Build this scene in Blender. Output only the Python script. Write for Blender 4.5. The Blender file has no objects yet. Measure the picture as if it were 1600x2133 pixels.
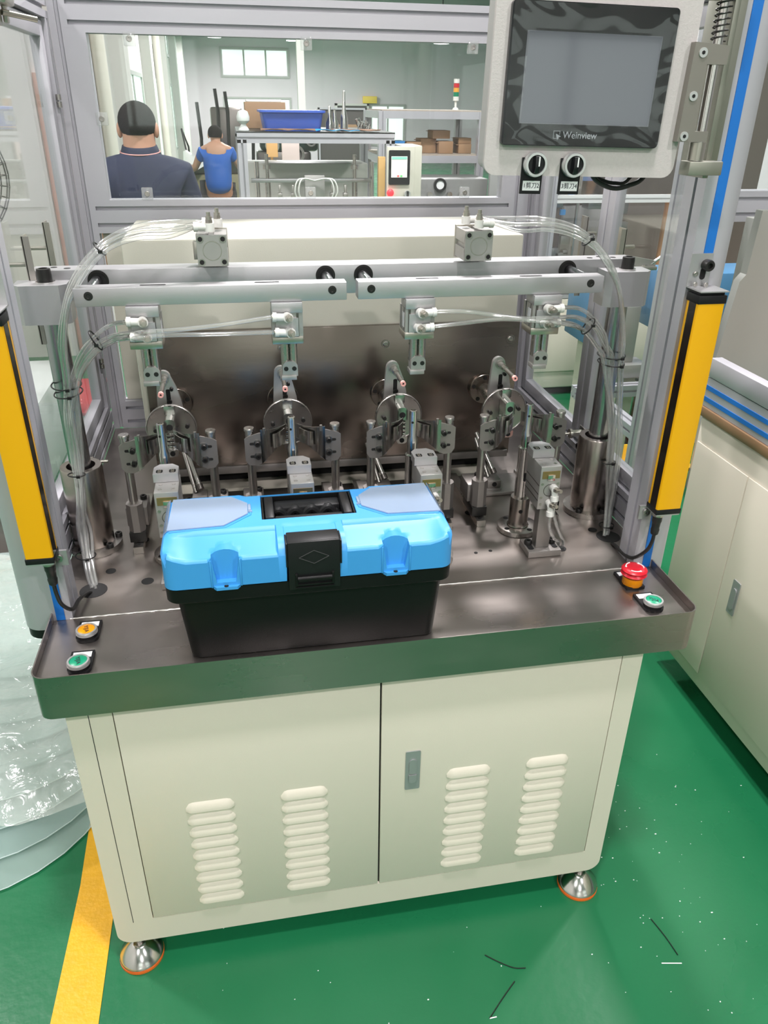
import bpy, bmesh, math, random
from mathutils import Vector, Matrix
random.seed(7)
S = bpy.context.scene
COL = S.collection
R = math.radians

# ------------------------------------------------------------------ camera
cam_d = bpy.data.cameras.new('camera')
cam = bpy.data.objects.new('camera', cam_d)
COL.objects.link(cam)
S.camera = cam
cam_d.sensor_fit = 'VERTICAL'
cam_d.sensor_height = 24.0
cam_d.lens = 24.0 * 1605.07 / 2133.0
cam_d.clip_start = 0.02
cam_d.clip_end = 200
YAW, PITCH, ROLL = 0.1865, -0.4862, 0.0139
fwd = Vector((math.sin(YAW) * math.cos(PITCH), math.cos(YAW) * math.cos(PITCH), math.sin(PITCH)))
rt = Vector((math.cos(YAW), -math.sin(YAW), 0))
up = rt.cross(fwd)
rt2 = math.cos(ROLL) * rt + math.sin(ROLL) * up
up2 = -math.sin(ROLL) * rt + math.cos(ROLL) * up
M = Matrix((rt2, up2, -fwd)).transposed().to_4x4()
M.translation = Vector((-0.1019, -1.0498, 1.6))
cam.matrix_world = M

# ------------------------------------------------------------------ world, exposure
W = bpy.data.worlds.new('world')
S.world = W
W.use_nodes = True
W.node_tree.nodes['Background'].inputs[0].default_value = (0.86, 0.93, 0.97, 1)
W.node_tree.nodes['Background'].inputs[1].default_value = 1.6
S.view_settings.view_transform = 'Standard'
S.view_settings.look = 'None'
S.view_settings.exposure = -0.32
S.view_settings.gamma = 1.0
S.view_settings.use_curve_mapping = False
S.cycles.max_bounces = 10
S.cycles.transparent_max_bounces = 24
S.cycles.sample_clamp_indirect = 4.0
S.cycles.caustics_reflective = False
S.cycles.caustics_refractive = False

LAMPS = [(0.15, -0.62, 4.2, 112, 'over the front of the winding machine'), (-2.4, 1.6, 4.2, 130, 'over the left aisle'), (3.0, 1.8, 4.2, 95, 'over the right-hand machines'),
         (-1.9, -2.9, 4.2, 120, 'behind the viewer on the left'), (2.1, -3.0, 4.2, 120, 'behind the viewer on the right'), (0.2, -5.6, 4.2, 160, 'added as front fill, farthest behind the viewer'),  # last one is an unseen lamp added as front fill for the cabinet
         (0.75, 2.0, 4.2, 190, 'added between the machines to light the far housing'), (1.6, 6.6, 4.2, 330, 'above the storage rack'), (0.9, 12.5, 4.2, 520, 'halfway down the hall'),  # first one is an unseen lamp added to brighten the far machine's housing
         (5.5, 13.5, 4.2, 520, 'on the far right of the hall'), (-0.25, 22.0, 3.05, 220, 'bright one at the far left before the end wall'), (1.71, 22.0, 3.02, 220, 'near the top clip of the rear window'), (4.62, 18.0, 2.80, 220, 'far off above the signal tower')]
lamp_objs = []
for i, (x, y, z, e, _) in enumerate(LAMPS):
    ld = bpy.data.lights.new('ceiling_lamp_light', 'AREA')
    ld.shape = 'DISK'
    ld.size = 0.30
    ld.energy = e
    ld.color = (1.0, 0.945, 0.955)
    lo = bpy.data.objects.new('lamp_glow', ld)
    lo.location = (x, y, z - 0.02)
    COL.objects.link(lo)
    lamp_objs.append(lo)

# ------------------------------------------------------------------ materials
MATS = {}


def mat(name, col, rough=0.5, metal=0.0, bump=0.0, bscale=60.0, var=0.0, vscale=6.0, stretch=(1, 1, 1), spec=0.5, coat=0.0, emit=0.0, rvar=0.0, ecol=None):
    if name in MATS:
        return MATS[name]
    m = bpy.data.materials.new(name)
    m.use_nodes = True
    nt = m.node_tree
    b = nt.nodes['Principled BSDF']
    b.inputs['Base Color'].default_value = (*col, 1)
    b.inputs['Roughness'].default_value = rough
    b.inputs['Metallic'].default_value = metal
    b.inputs['Specular IOR Level'].default_value = spec
    b.inputs['Coat Weight'].default_value = coat
    if emit:
        b.inputs['Emission Color'].default_value = (*(ecol or col), 1)
        b.inputs['Emission Strength'].default_value = emit
    tc = mp = None
    if bump or var or rvar:
        tc = nt.nodes.new('ShaderNodeTexCoord')
        mp = nt.nodes.new('ShaderNodeMapping')
        mp.inputs['Scale'].default_value = stretch
        nt.links.new(tc.outputs['Object'], mp.inputs['Vector'])
    if bump:
        n = nt.nodes.new('ShaderNodeTexNoise')
        n.inputs['Scale'].default_value = bscale
        n.inputs['Detail'].default_value = 3
        nt.links.new(mp.outputs[0], n.inputs['Vector'])
        bp = nt.nodes.new('ShaderNodeBump')
        bp.inputs['Strength'].default_value = bump
        bp.inputs['Distance'].default_value = 0.002
        nt.links.new(n.outputs[0], bp.inputs['Height'])
        nt.links.new(bp.outputs[0], b.inputs['Normal'])
    if var or rvar:
        n2 = nt.nodes.new('ShaderNodeTexNoise')
        n2.inputs['Scale'].default_value = vscale
        n2.inputs['Detail'].default_value = 5
        nt.links.new(mp.outputs[0], n2.inputs['Vector'])
        if var:
            mx = nt.nodes.new('ShaderNodeMix')
            mx.data_type = 'RGBA'
            mx.inputs[6].default_value = (*[c * (1 - var) for c in col], 1)
            mx.inputs[7].default_value = (*[min(1, c * (1 + var)) for c in col], 1)
            nt.links.new(n2.outputs[0], mx.inputs[0])
            nt.links.new(mx.outputs[2], b.inputs['Base Color'])
        if rvar:
            mr = nt.nodes.new('ShaderNodeMapRange')
            mr.inputs['From Min'].default_value = 0.3
            mr.inputs['From Max'].default_value = 0.7
            mr.inputs['To Min'].default_value = max(0.02, rough - rvar)
            mr.inputs['To Max'].default_value = rough + rvar
            nt.links.new(n2.outputs[0], mr.inputs[0])
            nt.links.new(mr.outputs[0], b.inputs['Roughness'])
    MATS[name] = m
    return m


def clear(name, tint, gloss=1.0, haze=0.0, hazecol=(0.9, 0.95, 0.93), rough=0.03, bump=0.0, bscale=8.0, facing=0.0):
    """A clear plastic or glass sheet: see-through, with a Fresnel reflection and an optional milky share."""
    m = bpy.data.materials.new(name)
    m.use_nodes = True
    nt = m.node_tree
    nt.nodes.clear()
    out = nt.nodes.new('ShaderNodeOutputMaterial')
    tr = nt.nodes.new('ShaderNodeBsdfTransparent')
    tr.inputs[0].default_value = (*tint, 1)
    gl = nt.nodes.new('ShaderNodeBsdfGlossy')
    gl.inputs['Color'].default_value = (gloss, gloss, gloss, 1)
    gl.inputs['Roughness'].default_value = rough
    df = nt.nodes.new('ShaderNodeBsdfDiffuse')
    df.inputs[0].default_value = (*hazecol, 1)
    mh = nt.nodes.new('ShaderNodeMixShader')
    mh.inputs[0].default_value = haze
    nt.links.new(tr.outputs[0], mh.inputs[1])
    nt.links.new(df.outputs[0], mh.inputs[2])
    mg = nt.nodes.new('ShaderNodeMixShader')
    if facing:
        lw = nt.nodes.new('ShaderNodeLayerWeight')
        lw.inputs[0].default_value = facing
        fac = lw.outputs['Facing']
        nt.links.new(fac, mg.inputs[0])
    else:
        fr = nt.nodes.new('ShaderNodeFresnel')
        ge = nt.nodes.new('ShaderNodeNewGeometry')
        io = nt.nodes.new('ShaderNodeMapRange')
        io.inputs['To Min'].default_value = 1.45
        io.inputs['To Max'].default_value = 1 / 1.45
        nt.links.new(ge.outputs['Backfacing'], io.inputs[0])
        nt.links.new(io.outputs[0], fr.inputs[0])
        nt.links.new(fr.outputs[0], mg.inputs[0])
    nt.links.new(mh.outputs[0], mg.inputs[1])
    nt.links.new(gl.outputs[0], mg.inputs[2])
    if bump:
        tc = nt.nodes.new('ShaderNodeTexCoord')
        n = nt.nodes.new('ShaderNodeTexNoise')
        n.inputs['Scale'].default_value = bscale
        n.inputs['Detail'].default_value = 4
        n.inputs['Distortion'].default_value = 1.2
        nt.links.new(tc.outputs['Object'], n.inputs['Vector'])
        bp = nt.nodes.new('ShaderNodeBump')
        bp.inputs['Strength'].default_value = bump
        bp.inputs['Distance'].default_value = 0.03
        nt.links.new(n.outputs[0], bp.inputs['Height'])
        nt.links.new(bp.outputs[0], gl.inputs['Normal'])
        nt.links.new(bp.outputs[0], df.inputs['Normal'])
    nt.links.new(mg.outputs[0], out.inputs[0])
    MATS[name] = m
    return m


CREAM = mat('cream_powder_coat', (0.72, 0.665, 0.565), 0.42, bump=0.06, bscale=500)
CREAM2 = mat('cream_housing_paint', (0.58, 0.565, 0.48), 0.33, bump=0.08, bscale=400)
GASKET = mat('black_rubber', (0.02, 0.02, 0.02), 0.7)
ALU = mat('anodised_aluminium', (0.50, 0.495, 0.535), 0.42, 0.35, var=0.05, vscale=3, stretch=(1, 1, 0.2))
ALUW = mat('satin_machined_aluminium', (0.53, 0.525, 0.535), 0.40, 0.7, bump=0.05, bscale=700, var=0.04)
ALUC = mat('cylinder_aluminium', (0.43, 0.42, 0.405), 0.42, 0.65)
NICKEL = mat('nickel_plate', (0.50, 0.47, 0.42), 0.3, 0.9)
STEEL = mat('brushed_stainless', (0.36, 0.325, 0.30), 0.34, 0.95, bump=0.05, bscale=60, var=0.16, vscale=5, stretch=(1, 3, 3), rvar=0.07)
TRAYF = mat('tray_stainless', (0.35, 0.315, 0.295), 0.30, 0.95, bump=0.04, bscale=60, var=0.14, vscale=5, stretch=(1, 3, 3), rvar=0.06)
PLATE = mat('dark_steel_plate', (0.25, 0.215, 0.19), 0.26, 1.0, bump=0.05, bscale=40, var=0.25, vscale=4, rvar=0.08, stretch=(0.5, 1, 2))
POLISH = mat('polished_steel', (0.66, 0.64, 0.62), 0.17, 1.0)
TURNED = mat('turned_steel', (0.50, 0.475, 0.45), 0.30, 1.0, rvar=0.05, vscale=30)
SLEEVE = mat('turned_sleeve_steel', (0.42, 0.37, 0.34), 0.24, 1.0, bump=0.1, bscale=200, stretch=(1, 1, 8))
DARKST = mat('blackened_steel', (0.16, 0.145, 0.135), 0.35, 0.9)
BRKT = mat('bracket_steel', (0.30, 0.28, 0.265), 0.45, 0.75)
WINGM = mat('wing_steel', (0.46, 0.44, 0.42), 0.2, 1.0)
BLKOX = mat('black_oxide_screw', (0.022, 0.021, 0.02), 0.38, 0.3)
BLACKP = mat('black_plastic', (0.010, 0.010, 0.011), 0.42, spec=0.3, bump=0.08, bscale=900)
BLACKG = mat('black_box_plastic', (0.006, 0.0062, 0.0062), 0.42, spec=0.22, bump=0.1, bscale=600)
BLUEP = mat('sky_blue_plastic', (0.055, 0.33, 0.74), 0.42, bump=0.05, bscale=900)
BLUES = mat('blue_insert_strip', (0.01, 0.16, 0.55), 0.45)
YEL = mat('yellow_curtain_enamel', (0.82, 0.41, 0.0), 0.42)
WHITEP = mat('white_nylon', (0.80, 0.79, 0.75), 0.35)
CERAM = mat('pink_ceramic', (0.85, 0.42, 0.38), 0.35)
HOLE = mat('dark_hole', (0.006, 0.006, 0.006), 0.8)
BRASS = mat('bronze_slide', (0.42, 0.28, 0.13), 0.35, 0.9)
RUBO = mat('orange_rubber', (0.85, 0.16, 0.02), 0.5)
CAB = mat('black_cable', (0.015, 0.015, 0.015), 0.45)
TIE = mat('black_cable_tie', (0.01, 0.01, 0.01), 0.4)
RED = mat('red_button_plastic', (0.62, 0.01, 0.025), 0.32)
ORANGE = mat('amber_button_plastic', (0.95, 0.36, 0.0), 0.3)
GREENB = mat('green_button_plastic', (0.0, 0.27, 0.14), 0.3)
SATIN = mat('satin_ring', (0.78, 0.78, 0.78), 0.3, 0.8)
WHITE = mat('white_label', (0.85, 0.85, 0.86), 0.5)
INK = mat('printed_ink', (0.02, 0.02, 0.03), 0.6)
HMIP = mat('speckled_grey_panel', (0.56, 0.52, 0.51), 0.5, 0.1, bump=0.15, bscale=500, var=0.07, vscale=260)
SCREEN = mat('screen_glass', (0.095, 0.098, 0.122), 0.07, spec=1.0)
BEZEL = mat('glossy_black_bezel', (0.010, 0.010, 0.012), 0.14, spec=0.5)
GLASS = clear('enclosure_acrylic', (0.95, 0.97, 0.965), 0.9, 0.010, (0.7, 0.75, 0.72))
GLASS2 = clear('side_acrylic', (0.95, 0.97, 0.965), 0.9, 0.014, (0.75, 0.8, 0.78))
TUBE = clear('clear_air_tube', (0.97, 0.97, 0.96), 1.0, 0.16, (0.9, 0.9, 0.88), 0.10, facing=0.5)
FILMC = clear('protective_film', (0.97, 0.97, 0.97), 0.75, 0.0, rough=0.06)
LIDC = clear('milky_lid_plastic', (0.74, 0.82, 0.88), 0.8, 0.42, (0.50, 0.60, 0.72), 0.12)
SHEET = clear('milky_sheet', (0.88, 0.95, 0.94), 0.8, 0.27, (0.66, 0.80, 0.775), 0.15)
WRAP = clear('crumpled_film', (0.98, 0.99, 0.98), 1.0, 0.16, (0.86, 0.92, 0.87), 0.20, bump=0.6, bscale=11)
CLIPM = clear('clear_clip', (0.93, 0.94, 0.94), 1.0, 0.22, (0.9, 0.9, 0.9), 0.08)

# ------------------------------------------------------------------ mesh builder
ORG = {}


class MB:
    def __init__(s):
        s.bm = bmesh.new()

    def box(s, x0, x1, y0, y1, z0, z1, bev=0.0, mtx=None):
        v = [s.bm.verts.new((x, y, z)) for x in (x0, x1) for y in (y0, y1) for z in (z0, z1)]
        f = [(0, 1, 3, 2), (4, 6, 7, 5), (0, 4, 5, 1), (2, 3, 7, 6), (0, 2, 6, 4), (1, 5, 7, 3)]
        fs = [s.bm.faces.new([v[i] for i in q]) for q in f]
        if mtx:
            bmesh.ops.transform(s.bm, matrix=mtx, verts=v)
        if bev:
            es = list({e for q in fs for e in q.edges})
            bmesh.ops.bevel(s.bm, geom=es, offset=bev, segments=2, profile=0.5, affect='EDGES')
        return s

    def prism(s, pts, axis, a0, a1):
        def P(u, v, a):
            return {'x': (a, u, v), 'y': (u, a, v), 'z': (u, v, a)}[axis]
        A = [s.bm.verts.new(P(u, v, a0)) for u, v in pts]
        B = [s.bm.verts.new(P(u, v, a1)) for u, v in pts]
        n = len(pts)
        s.bm.faces.new(A)
        s.bm.faces.new(B)
        for i in range(n):
            s.bm.faces.new((A[i], A[(i + 1) % n], B[(i + 1) % n], B[i]))
        return s

    def lathe(s, base, axis, prof, n=24):
        """prof = [(radius, distance along axis)]"""
        a = Vector(axis).normalized()
        t = Vector((1, 0, 0)) if abs(a.x) < 0.9 else Vector((0, 1, 0))
        u = a.cross(t).normalized()
        w = a.cross(u)
        b = Vector(base)
        rings = []
        for r, h in prof:
            if r < 1e-6:
                rings.append([s.bm.verts.new(b + a * h)])
            else:
                rings.append([s.bm.verts.new(b + a * h + (u * math.cos(2 * math.pi * i / n) + w * math.sin(2 * math.pi * i / n)) * r) for i in range(n)])
        for A, B in zip(rings, rings[1:]):
            if len(A) == 1 and len(B) == 1:
                continue
            for i in range(n):
                j = (i + 1) % n
                if len(A) == 1:
                    s.bm.faces.new((A[0], B[i], B[j]))
                elif len(B) == 1:
                    s.bm.faces.new((A[i], A[j], B[0]))
                else:
                    s.bm.faces.new((A[i], A[j], B[j], B[i]))
        for ring in (rings[0], rings[-1]):
            if len(ring) > 2:
                s.bm.faces.new(ring)
        return s

    def cyl(s, p0, p1, r, r2=None, n=20):
        p0 = Vector(p0)
        p1 = Vector(p1)
        return s.lathe(p0, p1 - p0, [(r, 0), (r if r2 is None else r2, (p1 - p0).length)], n)

    def ring(s, base, axis, ri, ro, h, n=32):
        return s.lathe(base, axis, [(ri, 0), (ro, 0), (ro, h), (ri, h), (ri, 0)][:4] + [(ri, 0.0)], n) if False else s._ring(base, axis, ri, ro, h, n)

    def _ring(s, base, axis, ri, ro, h, n):
        a = Vector(axis).normalized()
        t = Vector((1, 0, 0)) if abs(a.x) < 0.9 else Vector((0, 1, 0))
        u = a.cross(t).normalized()
        w = a.cross(u)
        b = Vector(base)
        R4 = []
        for r, hh in ((ri, 0), (ro, 0), (ro, h), (ri, h)):
            R4.append([s.bm.verts.new(b + a * hh + (u * math.cos(2 * math.pi * i / n) + w * math.sin(2 * math.pi * i / n)) * r) for i in range(n)])
        for k in range(4):
            A, B = R4[k], R4[(k + 1) % 4]
            for i in range(n):
                j = (i + 1) % n
                s.bm.faces.new((A[i], A[j], B[j], B[i]))
        return s

    def tube(s, pts, r, n=8, closed=False, caps=True):
        pts = [Vector(p) for p in pts]
        m = len(pts)
        rings = []
        prev = None
        for i, p in enumerate(pts):
            if closed:
                d = (pts[(i + 1) % m] - pts[i - 1]).normalized()
            else:
                d = (pts[min(i + 1, m - 1)] - pts[max(i - 1, 0)]).normalized()
            if prev is None:
                t = Vector((0, 0, 1)) if abs(d.z) < 0.9 else Vector((1, 0, 0))
                u = d.cross(t).normalized()
            else:
                u = (prev - d * prev.dot(d)).normalized()
            prev = u
            w = d.cross(u)
            rr = r[i] if isinstance(r, (list, tuple)) else r
            rings.append([s.bm.verts.new(p + (u * math.cos(2 * math.pi * k / n) + w * math.sin(2 * math.pi * k / n)) * rr) for k in range(n)])
        seq = list(zip(rings, rings[1:])) + ([(rings[-1], rings[0])] if closed else [])
        for A, B in seq:
            for k in range(n):
                j = (k + 1) % n
                s.bm.faces.new((A[k], A[j], B[j], B[k]))
        if not closed and caps:
            s.bm.faces.new(rings[0])
            s.bm.faces.new(rings[-1])
        return s

    def loft(s, rings, caps=True):
        V = [[s.bm.verts.new(p) for p in r] for r in rings]
        n = len(V[0])
        for A, B in zip(V, V[1:]):
            for i in range(n):
                s.bm.faces.new((A[i], A[(i + 1) % n], B[(i + 1) % n], B[i]))
        if caps:
            s.bm.faces.new(V[0])
            s.bm.faces.new(V[-1])
        return s

    def sheet(s, F, nu, nv, th):
        """F(u,v) -> point; two skins th apart along the local normal."""
        G = [[Vector(F(i / nu, j / nv)) for j in range(nv + 1)] for i in range(nu + 1)]
        N = [[None] * (nv + 1) for _ in range(nu + 1)]
        for i in range(nu + 1):
            for j in range(nv + 1):
                du = G[min(i + 1, nu)][j] - G[max(i - 1, 0)][j]
                dv = G[i][min(j + 1, nv)] - G[i][max(j - 1, 0)]
                c = du.cross(dv)
                N[i][j] = c.normalized() if c.length > 1e-12 else Vector((0, 0, 1))
        A = [[s.bm.verts.new(G[i][j]) for j in range(nv + 1)] for i in range(nu + 1)]
        B = [[s.bm.verts.new(G[i][j] + N[i][j] * th) for j in range(nv + 1)] for i in range(nu + 1)]
        for i in range(nu):
            for j in range(nv):
                s.bm.faces.new((A[i][j], A[i + 1][j], A[i + 1][j + 1], A[i][j + 1]))
                s.bm.faces.new((B[i][j], B[i][j + 1], B[i + 1][j + 1], B[i + 1][j]))
        for i in range(nu):
            s.bm.faces.new((A[i][0], B[i][0], B[i + 1][0], A[i + 1][0]))
            s.bm.faces.new((A[i][nv], A[i + 1][nv], B[i + 1][nv], B[i][nv]))
        for j in range(nv):
            s.bm.faces.new((A[0][j], A[0][j + 1], B[0][j + 1], B[0][j]))
            s.bm.faces.new((A[nu][j], B[nu][j], B[nu][j + 1], A[nu][j + 1]))
        return s

    def split_build(s, name, m, parent, smooth):
        """each connected piece becomes an object of its own"""
        left = set(s.bm.verts)
        comps = []
        while left:
            st_ = [left.pop()]
            comp = set(st_)
            while st_:
                v = st_.pop()
                for e in v.link_edges:
                    w = e.other_vert(v)
                    if w in left:
                        left.discard(w)
                        comp.add(w)
                        st_.append(w)
            comps.append(comp)
        comps.sort(key=lambda c: min((round(v.co.x, 4), round(v.co.z, 4)) for v in c))
        first = None
        for comp in comps:
            mb = MB()
            mp = {v: mb.bm.verts.new(v.co) for v in comp}
            for f in s.bm.faces:
                if f.verts[0] in comp:
                    mb.bm.faces.new([mp[v] for v in f.verts])
            o = mb.build(name, m, parent, smooth)
            first = first or o
        s.bm.free()
        return first

    def ball(s, c, r, n=16, sc=(1, 1, 1)):
        m = Matrix.Translation(c) @ Matrix.Diagonal((r * sc[0], r * sc[1], r * sc[2], 1))
        bmesh.ops.create_uvsphere(s.bm, u_segments=n, v_segments=max(6, n // 2), radius=1, matrix=m)
        return s

    def build(s, name, m, parent=None, smooth=35, label=None, kind=None, split=False):
        if split:
            return s.split_build(name, m, parent, smooth)
        if parent is not None:
            o3 = ORG.get(parent, Vector((0, 0, 0)))
            bmesh.ops.translate(s.bm, vec=-o3, verts=s.bm.verts)
        bmesh.ops.recalc_face_normals(s.bm, faces=s.bm.faces)
        me = bpy.data.meshes.new(name)
        s.bm.to_mesh(me)
        s.bm.free()
        me.materials.append(m)
        if smooth:
            me.shade_smooth()
            me.set_sharp_from_angle(angle=R(smooth))
        o = bpy.data.objects.new(name, me)
        COL.objects.link(o)
        if parent is not None:
            o.parent = parent
            ORG[o] = ORG.get(parent, Vector((0, 0, 0)))
        if label:
            o['label'] = label
        if kind:
            o['kind'] = kind
        return o


def thing(name, label, cat, loc, group=None, kind=None):
    o = bpy.data.objects.new(name, None)
    o.empty_display_size = 0.02
    COL.objects.link(o)
    o.location = loc
    ORG[o] = Vector(loc)
    o['label'] = label
    o['category'] = cat
    if group:
        o['group'] = group
    if kind:
        o['kind'] = kind
    return o


def tag(o, label, cat, group=None, kind=None):
    o['label'] = label
    o['category'] = cat
    if group:
        o['group'] = group
    if kind:
        o['kind'] = kind
    return o


def own_origin(o, loc):
    """move a single-mesh thing's origin to loc without moving its geometry"""
    v = Vector(loc)
    o.data.transform(Matrix.Translation(-v))
    o.location = v
    ORG[o] = v
    return o


def copy_tree(o, parent=None):
    c = o.copy()
    COL.objects.link(c)
    c.parent = parent
    for ch in list(o.children):
        copy_tree(ch, c)
    return c


def dup(o, delta, label, rotz=0.0):
    c = copy_tree(o)
    c.location = Vector(o.location) + Vector(delta)
    c.rotation_euler.z = rotz
    c['label'] = label
    return c


def text(body, size, loc, rot, m, parent, name='lettering', ext=0.0003, align='CENTER'):
    cu = bpy.data.curves.new(name, 'FONT')
    cu.body = body
    cu.size = size
    cu.extrude = ext
    cu.align_x = align
    cu.align_y = 'CENTER'
    t = bpy.data.objects.new('temp', cu)
    COL.objects.link(t)
    dg = bpy.context.evaluated_depsgraph_get()
    me = bpy.data.meshes.new_from_object(t.evaluated_get(dg))
    bpy.data.objects.remove(t)
    from mathutils import Euler
    me.transform(Matrix.Translation(Vector(loc) - ORG.get(parent, Vector((0, 0, 0)))) @ Euler(rot).to_matrix().to_4x4())
    me.materials.clear()
    me.materials.append(m)
    o = bpy.data.objects.new(name, me)
    COL.objects.link(o)
    o.parent = parent
    ORG[o] = ORG.get(parent, Vector((0, 0, 0)))
    return o


def rrect(x0, x1, y0, y1, r, k=5):
    """rounded rectangle, one radius or four (x0y0, x1y0, x1y1, x0y1)"""
    rs = r if isinstance(r, (list, tuple)) else (r,) * 4
    out = []
    for (cx, cy, a0, rr) in ((x0, y0, 180, rs[0]), (x1, y0, 270, rs[1]), (x1, y1, 0, rs[2]), (x0, y1, 90, rs[3])):
        if rr <= 0:
            out.append((cx, cy))
            continue
        ox = cx + (rr if cx == x0 else -rr)
        oy = cy + (rr if cy == y0 else -rr)
        for i in range(k + 1):
            a = R(a0 + 90 * i / k)
            out.append((ox + rr * math.cos(a), oy + rr * math.sin(a)))
    return out


def slotpoly(u0, u1, v0, v1, nu, nv, w=0.0095, d=0.010, sides='brtl'):
    """rectangle section with T-slot grooves: nu along the u sides, nv along the v sides"""
    P = []
    su, sv = u1 - u0, v1 - v0

    def side(a, b, n, inward, on):
        ax, ay = a
        bx, by = b
        P.append(a)
        if not on:
            return
        L = math.hypot(bx - ax, by - ay)
        dx, dy = (bx - ax) / L, (by - ay) / L
        for i in range(n):
            c = L * (i + 0.5) / n
            for q, dep in ((c - w / 2, 0), (c - w / 2, d), (c + w / 2, d), (c + w / 2, 0)):
                P.append((ax + dx * q + inward[0] * dep, ay + dy * q + inward[1] * dep))
    side((u0, v0), (u1, v0), nu, (0, 1), 'b' in sides)
    side((u1, v0), (u1, v1), nv, (-1, 0), 'r' in sides)
    side((u1, v1), (u0, v1), nu, (0, -1), 't' in sides)
    side((u0, v1), (u0, v0), nv, (1, 0), 'l' in sides)
    return P


def shcs(mb_head, mb_hex, p, axis, r=0.006, h=0.006):
    """socket head cap screw: head plus hex recess disc"""
    a = Vector(axis).normalized()
    mb_head.lathe(p, axis, [(r, 0), (r, h * 0.85), (r * 0.88, h), (r * 0.5, h), (r * 0.45, h * 0.55), (0, h * 0.5)], 16)


def smooth_path(pts, k=4):
    P = [Vector(p) for p in pts]
    out = []
    for i in range(len(P) - 1):
        p0, p1, p2, p3 = P[max(i - 1, 0)], P[i], P[i + 1], P[min(i + 2, len(P) - 1)]
        for j in range(k):
            t = j / k
            out.append(0.5 * ((2 * p1) + (-p0 + p2) * t + (2 * p0 - 5 * p1 + 4 * p2 - p3) * t * t + (-p0 + 3 * p1 - 3 * p2 + p3) * t ** 3))
    out.append(P[-1])
    return out

# ================================================================== THE HALL
def struct(mb, name, m, label, parent=None, smooth=35):
    o = mb.build(name, m, parent, smooth)
    if parent is None:
        o['kind'] = 'structure'
        o['label'] = label
    return o


FLOORM = mat('green_epoxy', (0.010, 0.150, 0.058), 0.30, bump=0.22, bscale=45, var=0.22, vscale=2.2, rvar=0.08)
LINEM = mat('yellow_floor_paint', (0.80, 0.42, 0.01), 0.42, bump=0.4, bscale=90, var=0.12, vscale=30)
WALLM = mat('painted_wall', (0.62, 0.60, 0.575), 0.85, bump=0.1, bscale=30, var=0.06, vscale=1.5)
WALLG = mat('grey_wall', (0.60, 0.55, 0.585), 0.85, var=0.05, vscale=1.2)
CEILM = mat('ceiling_paint', (0.66, 0.66, 0.66), 0.9)
FRAMEW = mat('window_frame_paint', (0.35, 0.36, 0.34), 0.5)
DAY = mat('daylit_window', (0.80, 0.95, 0.85), 0.3, emit=0.95)
DAY2 = mat('sunny_window', (0.86, 0.93, 0.90), 0.3, emit=1.5)
PIPEM = mat('rain_pipe_plastic', (0.66, 0.62, 0.55), 0.5)
X0, X1, Y0, Y1, H = -3.6, 8.2, -8.0, 25.0, 4.6
floor = struct(MB().box(X0, X1, Y0, Y1, -0.2, 0), 'floor', FLOORM, 'green epoxy-painted factory floor')
struct(MB().box(X0, X1, Y0, Y1, H, H + 0.2), 'ceiling', CEILM, 'grey painted hall ceiling')
wf = struct(MB().box(X0, X1, Y1, Y1 + 0.2, 0, H), 'wall_back', WALLG, 'grey far end wall of the hall')
struct(MB().box(X1, X1 + 0.2, Y0, Y1 + 0.2, 0, H), 'wall_right', WALLG, 'grey side wall of the hall')
wfr = struct(MB().box(X0, X1, Y0 - 0.2, Y0, 0, H), 'wall_front', WALLM, 'painted wall behind the viewer')
wl2 = struct(MB().box(X0 - 0.2, X0, Y0, 4.6, 0, H), 'wall_left', WALLM, 'painted wall beside the aisle')
wl = struct(MB().box(-1.55, -1.27, 4.6, Y1, 0, H).box(X0, -1.55, 4.6, 4.8, 0, H), 'wall_side', WALLM, 'long pale wall with pilasters, pipes and windows')
# pilasters and rain pipes along the long wall
for i, y in enumerate((5.2, 8.8, 12.4, 16.0, 19.6, 23.2)):
    struct(MB().box(-1.28, -1.12, y, y + 0.42, 0, H), 'pilaster', WALLM, None, wl)
for y in (7.4, 14.9):
    struct(MB().cyl((-1.20, y, 0), (-1.20, y, H), 0.065, n=16), 'rain_pipe', PIPEM, None, wl)


def window_y(n, x0, x1, z0, z1, y, cols, label, glow=DAY, rows=1, face=-1):
    """window in a wall facing -y (face=-1) or +y"""
    t = 0.05
    yo, yi = (y - 0.03, y + 0.0) if face < 0 else (y, y + 0.03)
    f = MB().box(x0 - t, x1 + t, yo, yi, z0 - t, z0).box(x0 - t, x1 + t, yo, yi, z1, z1 + t).box(x0 - t, x0, yo, yi, z0, z1).box(x1, x1 + t, yo, yi, z0, z1)
    for i in range(1, cols):
        xm = x0 + (x1 - x0) * i / cols
        f.box(xm - t / 2, xm + t / 2, yo, yi, z0, z1)
    o = struct(f, 'window_%d' % n, FRAMEW, label)
    for i in range(cols):
        a, b = x0 + (x1 - x0) * i / cols, x0 + (x1 - x0) * (i + 1) / cols
        for j in range(rows):
            c, d = z0 + (z1 - z0) * j / rows, z0 + (z1 - z0) * (j + 1) / rows
            MB().box(a + t / 2, b - t / 2, yo + 0.012 * (1 if face < 0 else 0), yo + 0.018 if face < 0 else yo + 0.006, c + t / 2, d - t / 2).build('window_pane', glow, o)
    return o


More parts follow.
